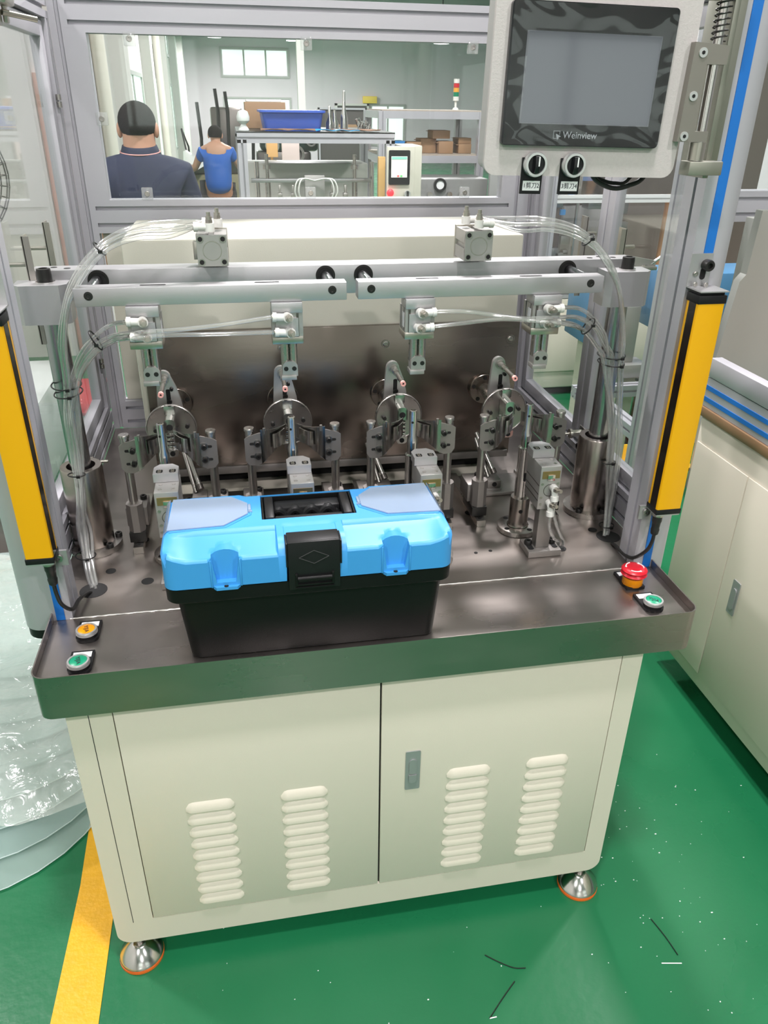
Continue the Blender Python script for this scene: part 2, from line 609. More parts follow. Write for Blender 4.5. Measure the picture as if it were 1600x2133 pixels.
window_y(1, -0.115, 1.765, 2.29, 2.96, 25.0, 3, 'upper daylit window with three panes in the end wall')
window_y(2, -0.11, 1.785, 1.16, 1.705, 25.0, 3, 'lower daylit window with three panes in the end wall')
window_y(3, 4.25, 5.26, 0.52, 1.57, 25.0, 2, 'small daylit window beside the dark doorway')
for k, (a, b) in enumerate(((-2.4, 0.2), (2.2, 5.4))):
    window_y(4 + k, a, b, 2.9, 4.0, -8.0, 3, 'high window in the wall behind the viewer', glow=DAY2, face=1)
    window_y(6 + k, a + 0.3, b - 0.6, 1.3, 2.3, -8.0, 2, 'low window in the wall behind the viewer', glow=DAY2, face=1)
# dark open doorway in the end wall
DOORD = mat('dark_doorway', (0.07, 0.065, 0.06), 0.7)
dd = struct(MB().box(3.2, 4.10, 24.94, 25.0, 0, 1.56), 'door_1', DOORD, 'dark open doorway in the end wall')
struct(MB().box(3.13, 3.2, 24.9, 25.0, 0, 1.62).box(4.10, 4.16, 24.9, 25.0, 0, 1.62).box(3.13, 4.16, 24.9, 25.0, 1.56, 1.62), 'door_frame', WALLM, None, dd)
tag(own_origin(MB().box(3.98, 4.40, 24.86, 24.998, 1.63, 1.82, 0.01).build('wall_sign', mat('yellow_sign', (0.85, 0.6, 0.08), 0.5)), (4.19, 24.9, 1.72)),
    'small yellow sign on the grey end wall above the dark doorway', 'sign')
# windows in the long side wall (face +x)
k = 8
for (y0, y1) in ((6.3, 7.1), (9.6, 11.9), (13.2, 14.5), (17.0, 19.0), (20.5, 22.6)):
    for (z0, z1) in ((0.7, 1.9), (2.5, 3.6)):
        f = MB()
        t = 0.05
        f.box(-1.27, -1.235, y0 - t, y1 + t, z0 - t, z0).box(-1.27, -1.235, y0 - t, y1 + t, z1, z1 + t).box(-1.27, -1.235, y0 - t, y0, z0, z1).box(-1.27, -1.235, y1, y1 + t, z0, z1)
        f.box(-1.27, -1.24, (y0 + y1) / 2 - 0.02, (y0 + y1) / 2 + 0.02, z0, z1)
        o = struct(f, 'window_%d' % k, FRAMEW, 'daylit window in the long side wall')
        MB().box(-1.268, -1.26, y0, (y0 + y1) / 2 - 0.02, z0, z1).build('window_pane', DAY, o)
        MB().box(-1.268, -1.26, (y0 + y1) / 2 + 0.02, y1, z0, z1).build('window_pane', DAY, o)
        k += 1
# salmon-pink door leaf on the long wall
struct(MB().box(-1.27, -1.2, 4.75, 5.15, 0, 1.75), 'door_2', mat('salmon_door', (0.72, 0.38, 0.26), 0.5), 'salmon pink door leaf on the long side wall')
# a grey steel column by the aisle
struct(MB().box(1.30, 1.44, 16, 16.14, 0, H), 'trim_1', WALLM, 'slim pale column standing in the hall')
# painted line
o = struct(MB().prism([(-0.585, -0.6), (-0.478, -0.6), (-0.478, 0.22), (-0.50, 1.6), (-0.60, 1.6), (-0.562, 0.22)], 'z', 0.0005, 0.0018), 'trim_2', LINEM, 'yellow painted safety line on the green floor')

# lamps: fixture round each light
LAMPG = mat('lamp_glass', (1, 1, 1), 0.4, emit=6.0)
for (x, y, z, e, where), lo in zip(LAMPS, lamp_objs):
    t0 = thing('high_bay_lamp', 'round high-bay ceiling lamp, the one ' + where, 'lamp', (x, y, z), group='high-bay lamps under the ceiling')
    MB().lathe((x, y, z), (0, 0, 1), [(0.165, 0.0), (0.175, 0.02), (0.14, 0.10), (0.07, 0.16), (0.05, 0.26), (0, 0.26)], 28).build('reflector', mat('lamp_housing', (0.5, 0.5, 0.52), 0.4, 0.5), t0)
    MB().cyl((x, y, z + 0.26), (x, y, H - 0.001), 0.012, n=8).build('hanger', BLKOX, t0)
    MB()._ring((x, y, z - 0.012), (0, 0, 1), 0.152, 0.166, 0.012, 28).build('diffuser_ring', LAMPG, t0)

# ================================================================== BASE CABINET
cb = thing('machine_cabinet', 'cream steel base cabinet under the steel worktop, with two louvred doors', 'cabinet', (0.083, 0.5, 0.0))
XL, XR, YC, ZB, ZTOP = -0.4445, 0.6104, 0.0197, 0.058, 0.752
MB().box(XL + 0.004, XR - 0.004, YC + 0.012, 1.14, ZB + 0.004, ZTOP, 0.004).build('body', CREAM, cb)
outer = rrect(XL, XR, ZB, ZTOP - 0.02, (0.03, 0.03, 0, 0), 6)
xd0, xdm, xd1, zd0 = -0.369, 0.0991, 0.5686, 0.1243
fp = []
fr = MB()
# U-shaped front frame
L6 = rrect(XL, XR, ZB, ZTOP - 0.02, (0.03, 0.03, 0, 0), 6)
left = [p for p in L6 if p[0] < 0]
right = [p for p in L6 if p[0] > 0]
poly = left[:-1] + right[:-1] + [(XR, ZTOP - 0.02), (xd1, ZTOP - 0.02), (xd1, zd0), (xd0, zd0), (xd0, ZTOP - 0.02), (XL, ZTOP - 0.02)]
fr.prism(poly, 'y', YC, YC + 0.014).build('front_frame', CREAM, cb)
MB().box(XL + 0.036, XL + 0.0372, YC - 0.0004, YC + 0.002, 0.12, 0.73).build('corner_seam', GASKET, cb)
MB().box(xd0, xd1, YC + 0.006, YC + 0.011, zd0, ZTOP - 0.02).build('door_gap_shade', GASKET, cb)  # black sheet behind the doors, paints the shade in their gaps
g = 0.0018


def louvre_mesh(mb, x0, z1, w=0.090, h=0.0205, d=0.0078):
    nu, nv = 14, 6
    G = []
    for i in range(nu + 1):
        u = i / nu
        e = min(u, 1 - u) * w / 0.016
        ep = math.sqrt(max(0, 1 - (1 - min(1, e)) ** 2))
        col = []
        for j in range(nv + 1):
            v = j / nv
            hh = h * (0.35 + 0.65 * ep)
            z = z1 - (h - hh) * 1.0 - v * hh
            dep = d * math.sin(v * math.pi / 2) ** 0.8 * (0.15 + 0.85 * ep) if j else 0
            col.append(mb.bm.verts.new((x0 + u * w, YC - 0.0008 - dep, z)))
        col.append(mb.bm.verts.new((x0 + u * w, YC - 0.0008, z1 - h)))
        G.append(col)
    for i in range(nu):
        for j in range(nv + 1):
            mb.bm.faces.new((G[i][j], G[i][j + 1], G[i + 1][j + 1], G[i + 1][j]))
    return mb


for (a, b, cols, side) in ((xd0, xdm, ((-0.272,), (-0.094,)), 'l'), (xdm, xd1, ((0.234,), (0.400,)), 'r')):
    d = MB().box(a + g, b - g, YC - 0.0008, YC + 0.006, zd0 + g, ZTOP - 0.022, 0.0008).build('door', CREAM, cb)
    proto = None
    for (cx,) in cols:
        for i in range(9):
            z1 = 0.438 - i * 0.0328
            if proto is None:
                proto = louvre_mesh(MB(), cx, z1).build('louvre', CREAM, d)
                px, pz = cx, z1
            else:
                c = proto.copy()
                COL.objects.link(c)
                c.parent = d
                c.location = (cx - px, 0, z1 - pz)
    if side == 'r':
        hd = MB().prism(rrect(0.149, 0.1785, 0.398, 0.499, 0.003), 'y', YC - 0.003, YC).build('latch_handle', mat('grey_die_cast', (0.36, 0.38, 0.38), 0.45, 0.4), d)
        hd2 = MB().prism(rrect(0.1560, 0.1715, 0.4405, 0.479, 0.0077), 'y', YC - 0.0052, YC - 0.003)
        hd2.prism(rrect(0.1560, 0.1715, 0.417, 0.4385, (0.0077, 0.0077, 0.001, 0.001)), 'y', YC - 0.0062, YC - 0.003)
        hd2.build('latch_lever', mat('grey_die_cast', (0, 0, 0)), d, split=True)
# levelling feet
ft = None
for (x, y) in ((-0.4065, 0.03), (0.5715, 0.03), (-0.40, 1.08), (0.565, 1.08)):
    if ft is None:
        ft = MB().lathe((x, y, 0.007), (0, 0, 1), [(0.044, 0), (0.045, 0.004), (0.043, 0.009), (0.016, 0.032), (0.012, 0.034)], 36)
        ft = ft.build('levelling_foot', POLISH, cb)
        MB().lathe((x, y, 0.0), (0, 0, 1), [(0.043, 0), (0.0455, 0.001), (0.0455, 0.007), (0.043, 0.007)], 36).build('rubber_pad', RUBO, ft)
        MB().cyl((x, y, 0.04), (x, y, ZB + 0.006), 0.008, n=14).cyl((x, y, 0.038), (x, y, 0.046), 0.014, n=6).build('threaded_stem', TURNED, ft)
        f0 = (x, y)
    else:
        c = ft.copy()
        COL.objects.link(c)
        c.parent = cb
        c.location = (x - f0[0], y - f0[1], 0)
        for ch in list(ft.children):
            e = ch.copy()
            COL.objects.link(e)
            e.parent = c

# ================================================================== WORKTOP: steel deck and front tray
wt = thing('steel_worktop', 'brushed steel worktop with a lipped front tray', 'worktop', (0.108, 0.3, 0.752))
ZS = 0.761
MB().box(-0.485, 0.712, 0.188, 0.675, ZS - 0.009, ZS).box(-0.485, -0.325, 0.675, 1.14, ZS - 0.009, ZS).box(0.52, 0.712, 0.675, 1.14, ZS - 0.009, ZS).box(-0.325, 0.52, 0.80, 1.14, ZS - 0.009, ZS).build('deck', STEEL, wt)
tx0, tx1, ty1 = -0.4803, 0.6967, 0.188
MB().prism(rrect(tx0 + 0.0025, tx1 - 0.0025, 0.0025, ty1 - 0.0012, (0.0215, 0.0215, 0, 0), 7), 'z', ZS - 0.004, ZS).build('tray_floor', TRAYF, wt)
# apron: bent strip round front and both sides with rounded corners
path = [(tx0, ty1)]
rr = 0.024
for i in range(8):
    a = R(180 + 90 * i / 7)
    path.append((tx0 + rr + rr * math.cos(a), rr + rr * math.sin(a)))
for i in range(8):
    a = R(270 + 90 * i / 7)
    path.append((tx1 - rr + rr * math.cos(a), rr + rr * math.sin(a)))
path.append((tx1, ty1))
th = 0.0022
inner = [(tx0 + th, ty1)]
for i in range(8):
    a = R(180 + 90 * i / 7)
    inner.append((tx0 + rr + (rr - th) * math.cos(a), rr + (rr - th) * math.sin(a)))
for i in range(8):
    a = R(270 + 90 * i / 7)
    inner.append((tx1 - rr + (rr - th) * math.cos(a), rr + (rr - th) * math.sin(a)))
inner.append((tx1 - th, ty1))
ap = MB()
for i in range(len(path) - 1):
    q = [path[i], path[i + 1], inner[i + 1], inner[i]]
    A = [ap.bm.verts.new((x, y, 0.6921)) for x, y in q]
    B = [ap.bm.verts.new((x, y, 0.7779)) for x, y in q]
    for f in ((A[0], A[1], B[1], B[0]), (A[2], A[3], B[3], B[2]), (A[3], A[2], A[1], A[0]), (B[0], B[1], B[2], B[3])):
        ap.bm.faces.new(f)
    if i == 0:
        ap.bm.faces.new((A[3], A[0], B[0], B[3]))
    if i == len(path) - 2:
        ap.bm.faces.new((A[1], A[2], B[2], B[1]))
bmesh.ops.remove_doubles(ap.bm, verts=ap.bm.verts, dist=1e-5)
ap.build('apron', TRAYF, wt, 40)
# rough bright weld seam between tray and deck
ws = MB()
rnd = random.Random(3)
pts = [(-0.45 + 1.1 * i / 160, ty1 + 0.0008 * rnd.uniform(-1, 1), ZS + 0.0006) for i in range(161)]
ws.tube(pts, [0.0016 * rnd.uniform(0.6, 1.15) for _ in pts], 6).build('weld_seam', mat('bright_weld', (0.85, 0.82, 0.78), 0.35, 0.9), wt)
# holes in the deck
hl = MB()
for (x, y, r) in ((-0.422, 0.278, 0.026), (0.662, 0.318, 0.026), (-0.322, 0.295, 0.012), (0.5375, 0.285, 0.012), (-0.398, 0.345, 0.010), (0.640, 0.352, 0.010),
                  (0.385, 0.30, 0.004), (0.352, 0.297, 0.004), (0.39, 0.475, 0.012), (-0.345, 0.465, 0.012)):
    hl.cyl((x, y, ZS - 0.004), (x, y, ZS + 0.0006), r, n=24)
hl.build('cable_hole', HOLE, wt, split=True)

# ================================================================== ENCLOSURE
en = thing('machine_enclosure', 'aluminium-profile enclosure with clear acrylic panes around the winding machine', 'machine frame', (0.11, 0.2, 0.70))
ZE = 1.8435


def post(x0, x1, y0, y1, z0, z1, side, name='front_post'):
    """front post: big outer radius, blue insert in the front face groove"""
    if side < 0:
        P = rrect(x0, x1, y0, y1, (0.034, 0, 0, 0.008), 8)
        # groove on the inner (+x) face
        P = [p for p in P]
        i = P.index((x1, y0))
        P[i + 1:i + 1] = [(x1, 0.213), (x1 - 0.01, 0.213), (x1 - 0.01, 0.221), (x1, 0.221)]
    else:
        P = rrect(x0, x1, y0, y1, (0, 0.034, 0.008, 0), 8)
        i = P.index((x0, y1))
        P[i + 1:i + 1] = [(x0, 0.221), (x0 + 0.01, 0.221), (x0 + 0.01, 0.213), (x0, 0.213)]
    return MB().prism(P, 'z', z0, z1).build(name, ALU, en)


pl = post(-0.535, -0.4445, 0.187, 0.25, 0.742, ZE, -1)
MB().box(-0.4725, -0.4575, 0.1858, 0.1872, 0.7615, ZE).build('blue_strip', BLUES, pl)
MB().prism(rrect(-0.533, -0.4465, 0.189, 0.248, (0.032, 0, 0, 0.008), 8), 'z', 0.722, 0.742).build('end_cap', BLACKP, pl)
pr = post(0.6545, 0.735, 0.187, 0.25, 0.742, ZE, 1)
MB().box(0.675, 0.692, 0.1858, 0.1872, 0.7615, ZE).build('blue_strip', BLUES, pr)
MB().prism(rrect(0.6565, 0.733, 0.189, 0.248, (0, 0.032, 0.008, 0), 8), 'z', 0.722, 0.742).build('end_cap', BLACKP, pr)
# back posts and rails (40 mm modules)
MB().prism(slotpoly(-0.486, -0.446, 1.14, 1.18, 1, 1), 'z', ZS + 0.0005, ZE).build('back_post', ALU, en)
MB().prism(slotpoly(0.6515, 0.7315, 1.14, 1.18, 2, 1), 'z', ZS + 0.0005, ZE).build('back_post', ALU, en)
MB().prism(slotpoly(-0.446, -0.409, 1.14, 1.18, 0, 0), 'z', 1.3776, 1.7395).build('window_stile', ALU, en)
MB().prism(slotpoly(0.627, 0.6515, 1.14, 1.18, 0, 0), 'z', 1.3776, 1.7395).build('window_stile', ALU, en)
MB().prism(slotpoly(1.14, 1.18, 1.2976, 1.3776, 1, 2), 'x', -0.446, 0.6515).build('lower_back_rail', ALU, en)
MB().prism(slotpoly(1.14, 1.18, 1.7395, 1.8195, 1, 2), 'x', -0.446, 0.6515).build('upper_back_rail', ALU, en)
MB().prism(slotpoly(1.14, 1.18, 0.7615, 0.8415, 1, 2), 'x', -0.446, 0.6515).build('deck_back_rail', ALU, en)
MB().box(-0.44, 0.645, 1.158, 1.162, 1.372, 1.745).build('rear_window_pane', GLASS, en)
MB().box(-0.44, 0.645, 1.158, 1.162, 0.842, 1.297).build('rear_lower_panel', CREAM2, en)
ck = None
for (x, z) in ((-0.313, 1.7295), (0.1028, 1.7295), (0.5235, 1.7305), (-0.3998, 1.561), (-0.3146, 1.3915), (0.1025, 1.3915), (0.523, 1.3905)):
    if ck is None:
        ck = MB().box(x - 0.0135, x + 0.0135, 1.138, 1.150, z - 0.0145, z + 0.0145, 0.002).build('pane_clip', CLIPM, en)
        shc = MB()
        shcs(shc, None, (x, 1.140, z), (0, -1, 0), 0.0065, 0.004)
        shc.build('clip_screw', TURNED, ck)
        ck0 = (x, z)
    else:
        c = ck.copy()
        COL.objects.link(c)
        c.parent = en
        c.location = (x - ck0[0], 0, z - ck0[1])
        e = ck.children[0].copy()
        COL.objects.link(e)
        e.parent = c

# side frames: bottom rail, top rail, a door with its own frame and pane
for side, xi in ((-1, -0.486), (1, 0.713)):
    xo = xi + 0.04 * side
    a, b = min(xi, xo), max(xi, xo)
    MB().prism(slotpoly(a, b, ZS + 0.0005, 0.8415, 1, 2), 'y', 0.251, 1.139).build('side_bottom_rail', ALU, en)
    MB().prism(slotpoly(a, b, ZE - 0.08, ZE, 1, 2), 'y', 0.251, 1.139).build('side_top_rail', ALU, en)
    if side < 0:
        MB().prism(slotpoly(a, b, 1.098, 1.138, 1, 1), 'z', 0.842, ZE - 0.0805).build('side_post', ALU, en)
        spans = ((0.255, 1.092),)
    else:
        MB().prism(slotpoly(a, b, 1.098, 1.138, 1, 1), 'z', 0.842, ZE - 0.0805).build('side_post', ALU, en)
        spans = ((0.255, 0.668), (0.672, 1.092))
    for (y0, y1) in spans:
        fx0, fx1 = (a + 0.008, b - 0.008)
        z0, z1 = 0.848, ZE - 0.086
        w = 0.032
        fm = MB()
        fm.box(fx0, fx1, y0, y0 + w, z0, z1, 0.002).box(fx0, fx1, y1 - w, y1, z0, z1, 0.002)
        fm.box(fx0, fx1, y0 + w, y1 - w, z0, z0 + w, 0.002).box(fx0, fx1, y0 + w, y1 - w, z1 - w, z1, 0.002)
        d = fm.build('side_door', ALU, en)
        MB().box((a + b) / 2 - 0.002, (a + b) / 2 + 0.002, y0 + w - 0.004, y1 - w + 0.004, z0 + w - 0.004, z1 - w + 0.004).build('door_pane', GLASS2, d)
        if side < 0:
            lt = MB().box(xi - 0.001, xi + 0.008, 0.62, 0.655, 1.715, 1.775, 0.003).box(xi + 0.004, xi + 0.03, 0.60, 0.67, 1.745, 1.775, 0.004).box(xi + 0.008, xi + 0.016, 0.655, 0.675, 1.72, 1.80, 0.003)
            lt.cyl((xi + 0.012, 0.64, 1.735), (xi + 0.06, 0.68, 1.728), 0.005, n=12)
            lt.build('door_latch', NICKEL, d)
            hg = MB()
            for z in (1.60, 1.585, 0.97, 0.955):
                hg.cyl((xi + 0.002, 1.095, z), (xi + 0.002, 1.095, z + 0.012), 0.006, n=12)
            hg.build('hinge', TURNED, d, split=True)
# ball catches on the side rails
for side, xi in ((-1, -0.486), (1, 0.713)):
    s = -side
    x = xi + s * 0.002
    m1 = MB().box(x - 0.001, x + 0.003, 0.60, 0.635, 0.815, 0.90, 0.001)
    m1.build('catch_bracket', TURNED, en)
    m2 = MB().cyl((x + s * 0.002, 0.617, 0.885), (x + s * 0.028, 0.617, 0.885), 0.009, n=6).cyl((x + s * 0.028, 0.617, 0.885), (x + s * 0.034, 0.617, 0.885), 0.012, n=14).cyl((x + s * 0.034, 0.617, 0.885), (x + s * 0.065, 0.617, 0.885), 0.0035, n=10)
    m2.build('catch_plunger', NICKEL, en)
    m3 = MB()
    shcs(m3, None, (x + s * 0.002, 0.617, 0.85), (s, 0, 0), 0.008, 0.008)
    shcs(m3, None, (x + s * 0.002, 0.60, 0.833), (s, 0, 0), 0.008, 0.008)
    m3.build('catch_screw', BLKOX, en, split=True)
# short upright channel brackets on stand-offs inside the side panes
for side, xx, ys, zt in ((-1, -0.468, (0.445, 0.625), 1.39), (1, 0.700, (0.52, 0.715), 1.378)):
    s = side
    xd = -0.4935 if side < 0 else 0.7205
    for y in ys:
        p = MB().box(xx - 0.0015, xx + 0.0015, y, y + 0.034, 1.20, zt).box(min(xx, xx - s * 0.012), max(xx, xx - s * 0.012), y, y + 0.002, 1.20, zt)
        p.cyl((xx - s * 0.0016, y + 0.018, zt - 0.014), (xx - s * 0.005, y + 0.018, zt - 0.014), 0.0045, n=12)
        p.cyl((xx, y + 0.018, 1.24), (xd + 0.01 * s, y + 0.018, 1.24), 0.004, n=10).cyl((xx, y + 0.018, 1.34), (xd + 0.01 * s, y + 0.018, 1.34), 0.004, n=10)
        p.build('channel_bracket', NICKEL, en)

# ================================================================== HOUSING BOX AND FACE PLATE
hb = thing('machine_housing', 'cream rectangular drive housing behind the winding stations', 'housing', (0.113, 0.9, 0.765))
MB().box(-0.340, 0.548, 0.712, 1.03, 0.9, 1.343, 0.006).build('body', CREAM2, hb)
fp = MB().box(-0.325, 0.553, 0.700, 0.711, 0.806, 1.149, 0.001).build('face_plate', PLATE, hb)
MB().box(-0.32, 0.548, 0.692, 0.700, 0.800, 0.818, 0.001).build('plate_foot', BRKT, hb)
MB().box(-0.32, 0.515, 0.76, 0.799, 0.753, 0.80).build('gap_shade_block', HOLE, hb)  # black block, puts the shade of the gap under the plate into colour
MB().box(-0.33, 0.54, 0.80, 1.0, 0.7615, 0.9).build('rear_skirt', DARKST, hb)
sc = None
for (x, z) in ((-0.325 + 0.012, 1.108), (-0.0165, 1.105), (0.2265, 1.105), (0.532, 1.106)):
    if sc is None:
        sc = MB()
        sc._ring((x, 0.6985, z), (0, -1, 0), 0.0085, 0.0098, 0.0006, 24)
        shcs(sc, None, (x, 0.700, z), (0, -1, 0), 0.0068, 0.003)
        sc = sc.build('plate_screw', TURNED, fp)
        s0 = (x, z)
    else:
        c = sc.copy()
        COL.objects.link(c)
        c.parent = fp
        c.location = (x - s0[0], 0, z - s0[1])

# ================================================================== GUIDE COLUMNS
c0 = None
for i, (x, y, lab) in enumerate(((-0.4425, 0.455, 'thick turned steel guide column in its sleeve at the left side of the deck'), (0.668, 0.450, 'thick turned steel guide column in its sleeve at the right side of the deck'))):
    t = thing('guide_column', lab, 'column', (x, y, ZS), group='guide columns of the clamp gantry')
    sg = -1 if i == 0 else 1
    # flange with one flat side towards the enclosure rail
    P = []
    for k in range(40):
        a = 2 * math.pi * k / 40
        px = 0.056 * math.cos(a)
        px = max(px, -0.042) if sg < 0 else min(px, 0.043)
        P.append((x + px, y + 0.056 * math.sin(a)))
    MB().prism(P, 'z', ZS + 0.0003, ZS + 0.013).build('flange', TURNED, t)
    sb = MB()
    for (dx, dy) in ((0.036, -0.034), (-0.018, -0.046), (0.048 * -sg, 0.012), (0.02 * -sg, 0.045)):
        shcs(sb, None, (x + dx * -sg if dx < 0.04 else x + dx, y + dy, ZS + 0.013), (0, 0, 1), 0.0075, 0.009)
    sb.build('flange_screw', BLKOX, t, split=True)
    MB().lathe((x, y, ZS + 0.013), (0, 0, 1), [(0.0405, 0), (0.041, 0.002), (0.041, 0.172), (0.0395, 0.175), (0.028, 0.175), (0.028, 0.165), (0.027, 0.10), (0, 0.10)], 48).build('sleeve', SLEEVE, t)
    MB().lathe((x, y, ZS + 0.12), (0, 0, 1), [(0.0205, 0), (0.0205, 0.365), (0, 0.365)], 32).build('rod', mat('ground_rod_steel', (0.42, 0.42, 0.44), 0.22, 1.0), t)

# ================================================================== GANTRY: blocks, cross beam
ga = thing('clamp_gantry', 'satin aluminium cross beam bolted between two end blocks across the machine', 'cross beam', (0.113, 0.46, 1.25))
MB().box(-0.465, 0.69, 0.4495, 0.4945, 1.2775, 1.3315, 0.0015).build('beam', ALUW, ga)
for sg, xc in ((-1, -0.441), (1, 0.668)):
    a, b = xc - 0.048, xc + 0.042
    y0, y1 = 0.395, 0.4488
    if sg > 0:
        a, b = xc - 0.056, xc + 0.038
    P = [(a + 0.012, y0), (b - 0.012, y0), (b, y0 + 0.012), (b, y1), (a, y1), (a, y0 + 0.012)]
    bk = MB().prism(P, 'z', 1.2475, 1.3155).build('end_block', ALUW, ga)
    MB()._ring((xc - 0.004 * sg, 0.425, 1.3157), (0, 0, 1), 0.006, 0.0165, 0.002, 28).build('washer', POLISH, bk)
    MB().lathe((xc - 0.004 * sg, 0.425, 1.3175), (0, 0, 1), [(0.0125, 0), (0.0125, 0.016), (0.0118, 0.0215), (0.0075, 0.0225), (0.007, 0.014), (0, 0.014)], 24).build('socket_screw', BLKOX, bk)
bh = MB()
for x in (-0.3517, 0.0614, 0.1343, 0.548):
    bh._ring((x, 0.4495, 1.312), (0, -1, 0), 0.0145, 0.0185, 0.0012, 32)
bh.build('bush_ring', BLKOX, ga, split=True)
bh = MB()
for x in (-0.3517, 0.0614, 0.1343, 0.548):
    bh.cyl((x, 0.4492, 1.312), (x, 0.4488, 1.312), 0.0147, n=28)
bh.build('bush_bore', HOLE, ga, split=True)
for x in (-0.43, -0.41, -0.39, -0.42, -0.40, 0.61, 0.63, 0.65):
    pass
sl = MB()
for i, x in enumerate((-0.43, -0.405, -0.38, 0.60, 0.625, 0.65)):
    sl.cyl((x, 0.478 - 0.012 * (i % 2), 1.3313), (x, 0.478 - 0.012 * (i % 2), 1.3318), 0.006, n=20)
sl.build('tapped_hole', HOLE, ga, split=True)
# thin sliding stops on the far edge of the beam
MB().box(-0.30, -0.24, 0.50, 0.54, 1.318, 1.322).box(0.03, 0.10, 0.50, 0.54, 1.318, 1.322).box(0.14, 0.50, 0.50, 0.54, 1.318, 1.322).build('guide_shim', BRKT, ga, split=True)

# two front clamp bars carried by guide rods
for (x0, x1, lab) in ((-0.3778, 0.0872, 'long square aluminium clamp bar in front of the cross beam, left one of the pair'), (0.1075, 0.5765, 'long square aluminium clamp bar in front of the cross beam, right one of the pair')):
    t = thing('clamp_bar', lab, 'bar', ((x0 + x1) / 2, 0.355, 1.29), group='clamp bars in front of the cross beam')
    MB().box(x0, x1, 0.34, 0.372, 1.2895, 1.3205, 0.0012).build('bar', ALUW, t)
    xs = (x0 + 0.024, x1 - 0.026)
    b1 = MB()
    for x in xs:
        shcs(b1, None, (x, 0.3405, 1.3075), (0, -1, 0), 0.0075, 0.001)
    b1.build('bar_screw', BLKOX, t, split=True)
    for x in xs:
        MB().cyl((x, 0.372, 1.312), (x, 0.449, 1.312), 0.0095, n=20).build('guide_rod', mat('dark_chrome_rod', (0.2, 0.2, 0.21), 0.25, 1.0), t)
    b1 = MB()
    for x in (x0 + 0.13, x1 - 0.14):
        b1.prism(rrect(x - 0.022, x + 0.022, 0.352, 0.360, 0.004), 'z', 1.3203, 1.3208)
    b1.build('slot', HOLE, t, split=True)


# ================================================================== PNEUMATIC CYLINDERS
def flow_fitting(mb_w, mb_m, p, d_tube, d_screw):
    """elbow speed controller: white body towards the tube, metal needle screw along d_screw; p = joint centre"""
    p = Vector(p)
    dt = Vector(d_tube).normalized()
    ds = Vector(d_screw).normalized()
    mb_w.cyl(p - ds * 0.008, p + ds * 0.006, 0.0088, n=16)
    mb_w.cyl(p, p + dt * 0.021, 0.0068, n=16)
    mb_w.cyl(p + dt * 0.020, p + dt * 0.027, 0.0084, n=16)
    mb_m.cyl(p + ds * 0.006, p + ds * 0.012, 0.0068, n=6)
    mb_m.cyl(p + ds * 0.012, p + ds * 0.017, 0.0056, n=12)
    mb_m.cyl(p + ds * 0.017, p + ds * 0.024, 0.0038, n=10)
    mb_m._ring(p + dt * 0.027, dt, 0.0036, 0.0062, 0.0012, 16)


def beam_cylinder(x, side, label):
    """square compact cylinder lying on the beam, end cap to the front"""
    t = thing('compact_cylinder', label, 'pneumatic cylinder', (x, 0.42, 1.3375), group='compact cylinders on the cross beam')
    z = 1.3685
    h = 0.0265
    y0, y1 = 0.398, 0.468
    # extruded body with side grooves
    P = slotpoly(x - h, x + h, z - h, z + h, 1, 1, 0.010, 0.004)
    MB().prism(P, 'y', y0 + 0.002, y1).build('body', ALUC, t)
    MB().prism(rrect(x - h, x + h, z - h, z + h, 0.006), 'y', y0, y0 + 0.004).build('end_cap', ALUC, t)
    MB()._ring((x, y0, z), (0, -1, 0), 0.0155, 0.0165, 0.0004, 32).build('cap_ring', NICKEL, t)
    hb_ = MB()
    hr = MB()
    for sx in (-1, 1):
        for sz in (-1, 1):
            hb_.cyl((x + sx * 0.0195, y0 + 0.001, z + sz * 0.0195), (x + sx * 0.0195, y0 - 0.0004, z + sz * 0.0195), 0.0042, n=16)
            hr._ring((x + sx * 0.0195, y0 - 0.0001, z + sz * 0.0195), (0, -1, 0), 0.0042, 0.0062, 0.0006, 16)
    hb_.build('bolt_hole', HOLE, t, split=True)
    hr.build('counterbore', TURNED, t, split=True)
    MB().box(x - h - 0.001, x + h + 0.001, y1, y1 + 0.006, z - h - 0.004, z + h + 0.003, 0.001).build('mount_plate', NICKEL, t)
    MB().box(x + side * 0.030 - 0.006, x + side * 0.030 + 0.006, y1 - 0.004, y1 + 0.014, z - 0.026, z + 0.006, 0.001).build('sensor_bracket', NICKEL, t)
    s = side
    for p_ in ((x + s * 0.002, 0.412, z + h + 0.012), (x - s * 0.012, 0.452, z + h + 0.014)):
        w, m = MB(), MB()
        flow_fitting(w, m, p_, (s, 0, 0), (0, 0, 1))
        m.build('needle_screw', NICKEL, w.build('speed_controller', WHITEP, t))
    return t


beam_cylinder(-0.1435, -1, 'square grey pneumatic cylinder on the cross beam with hoses leaving to the left')
beam_cylinder(0.3445, 1, 'square grey pneumatic cylinder on the cross beam with hoses leaving to the right')


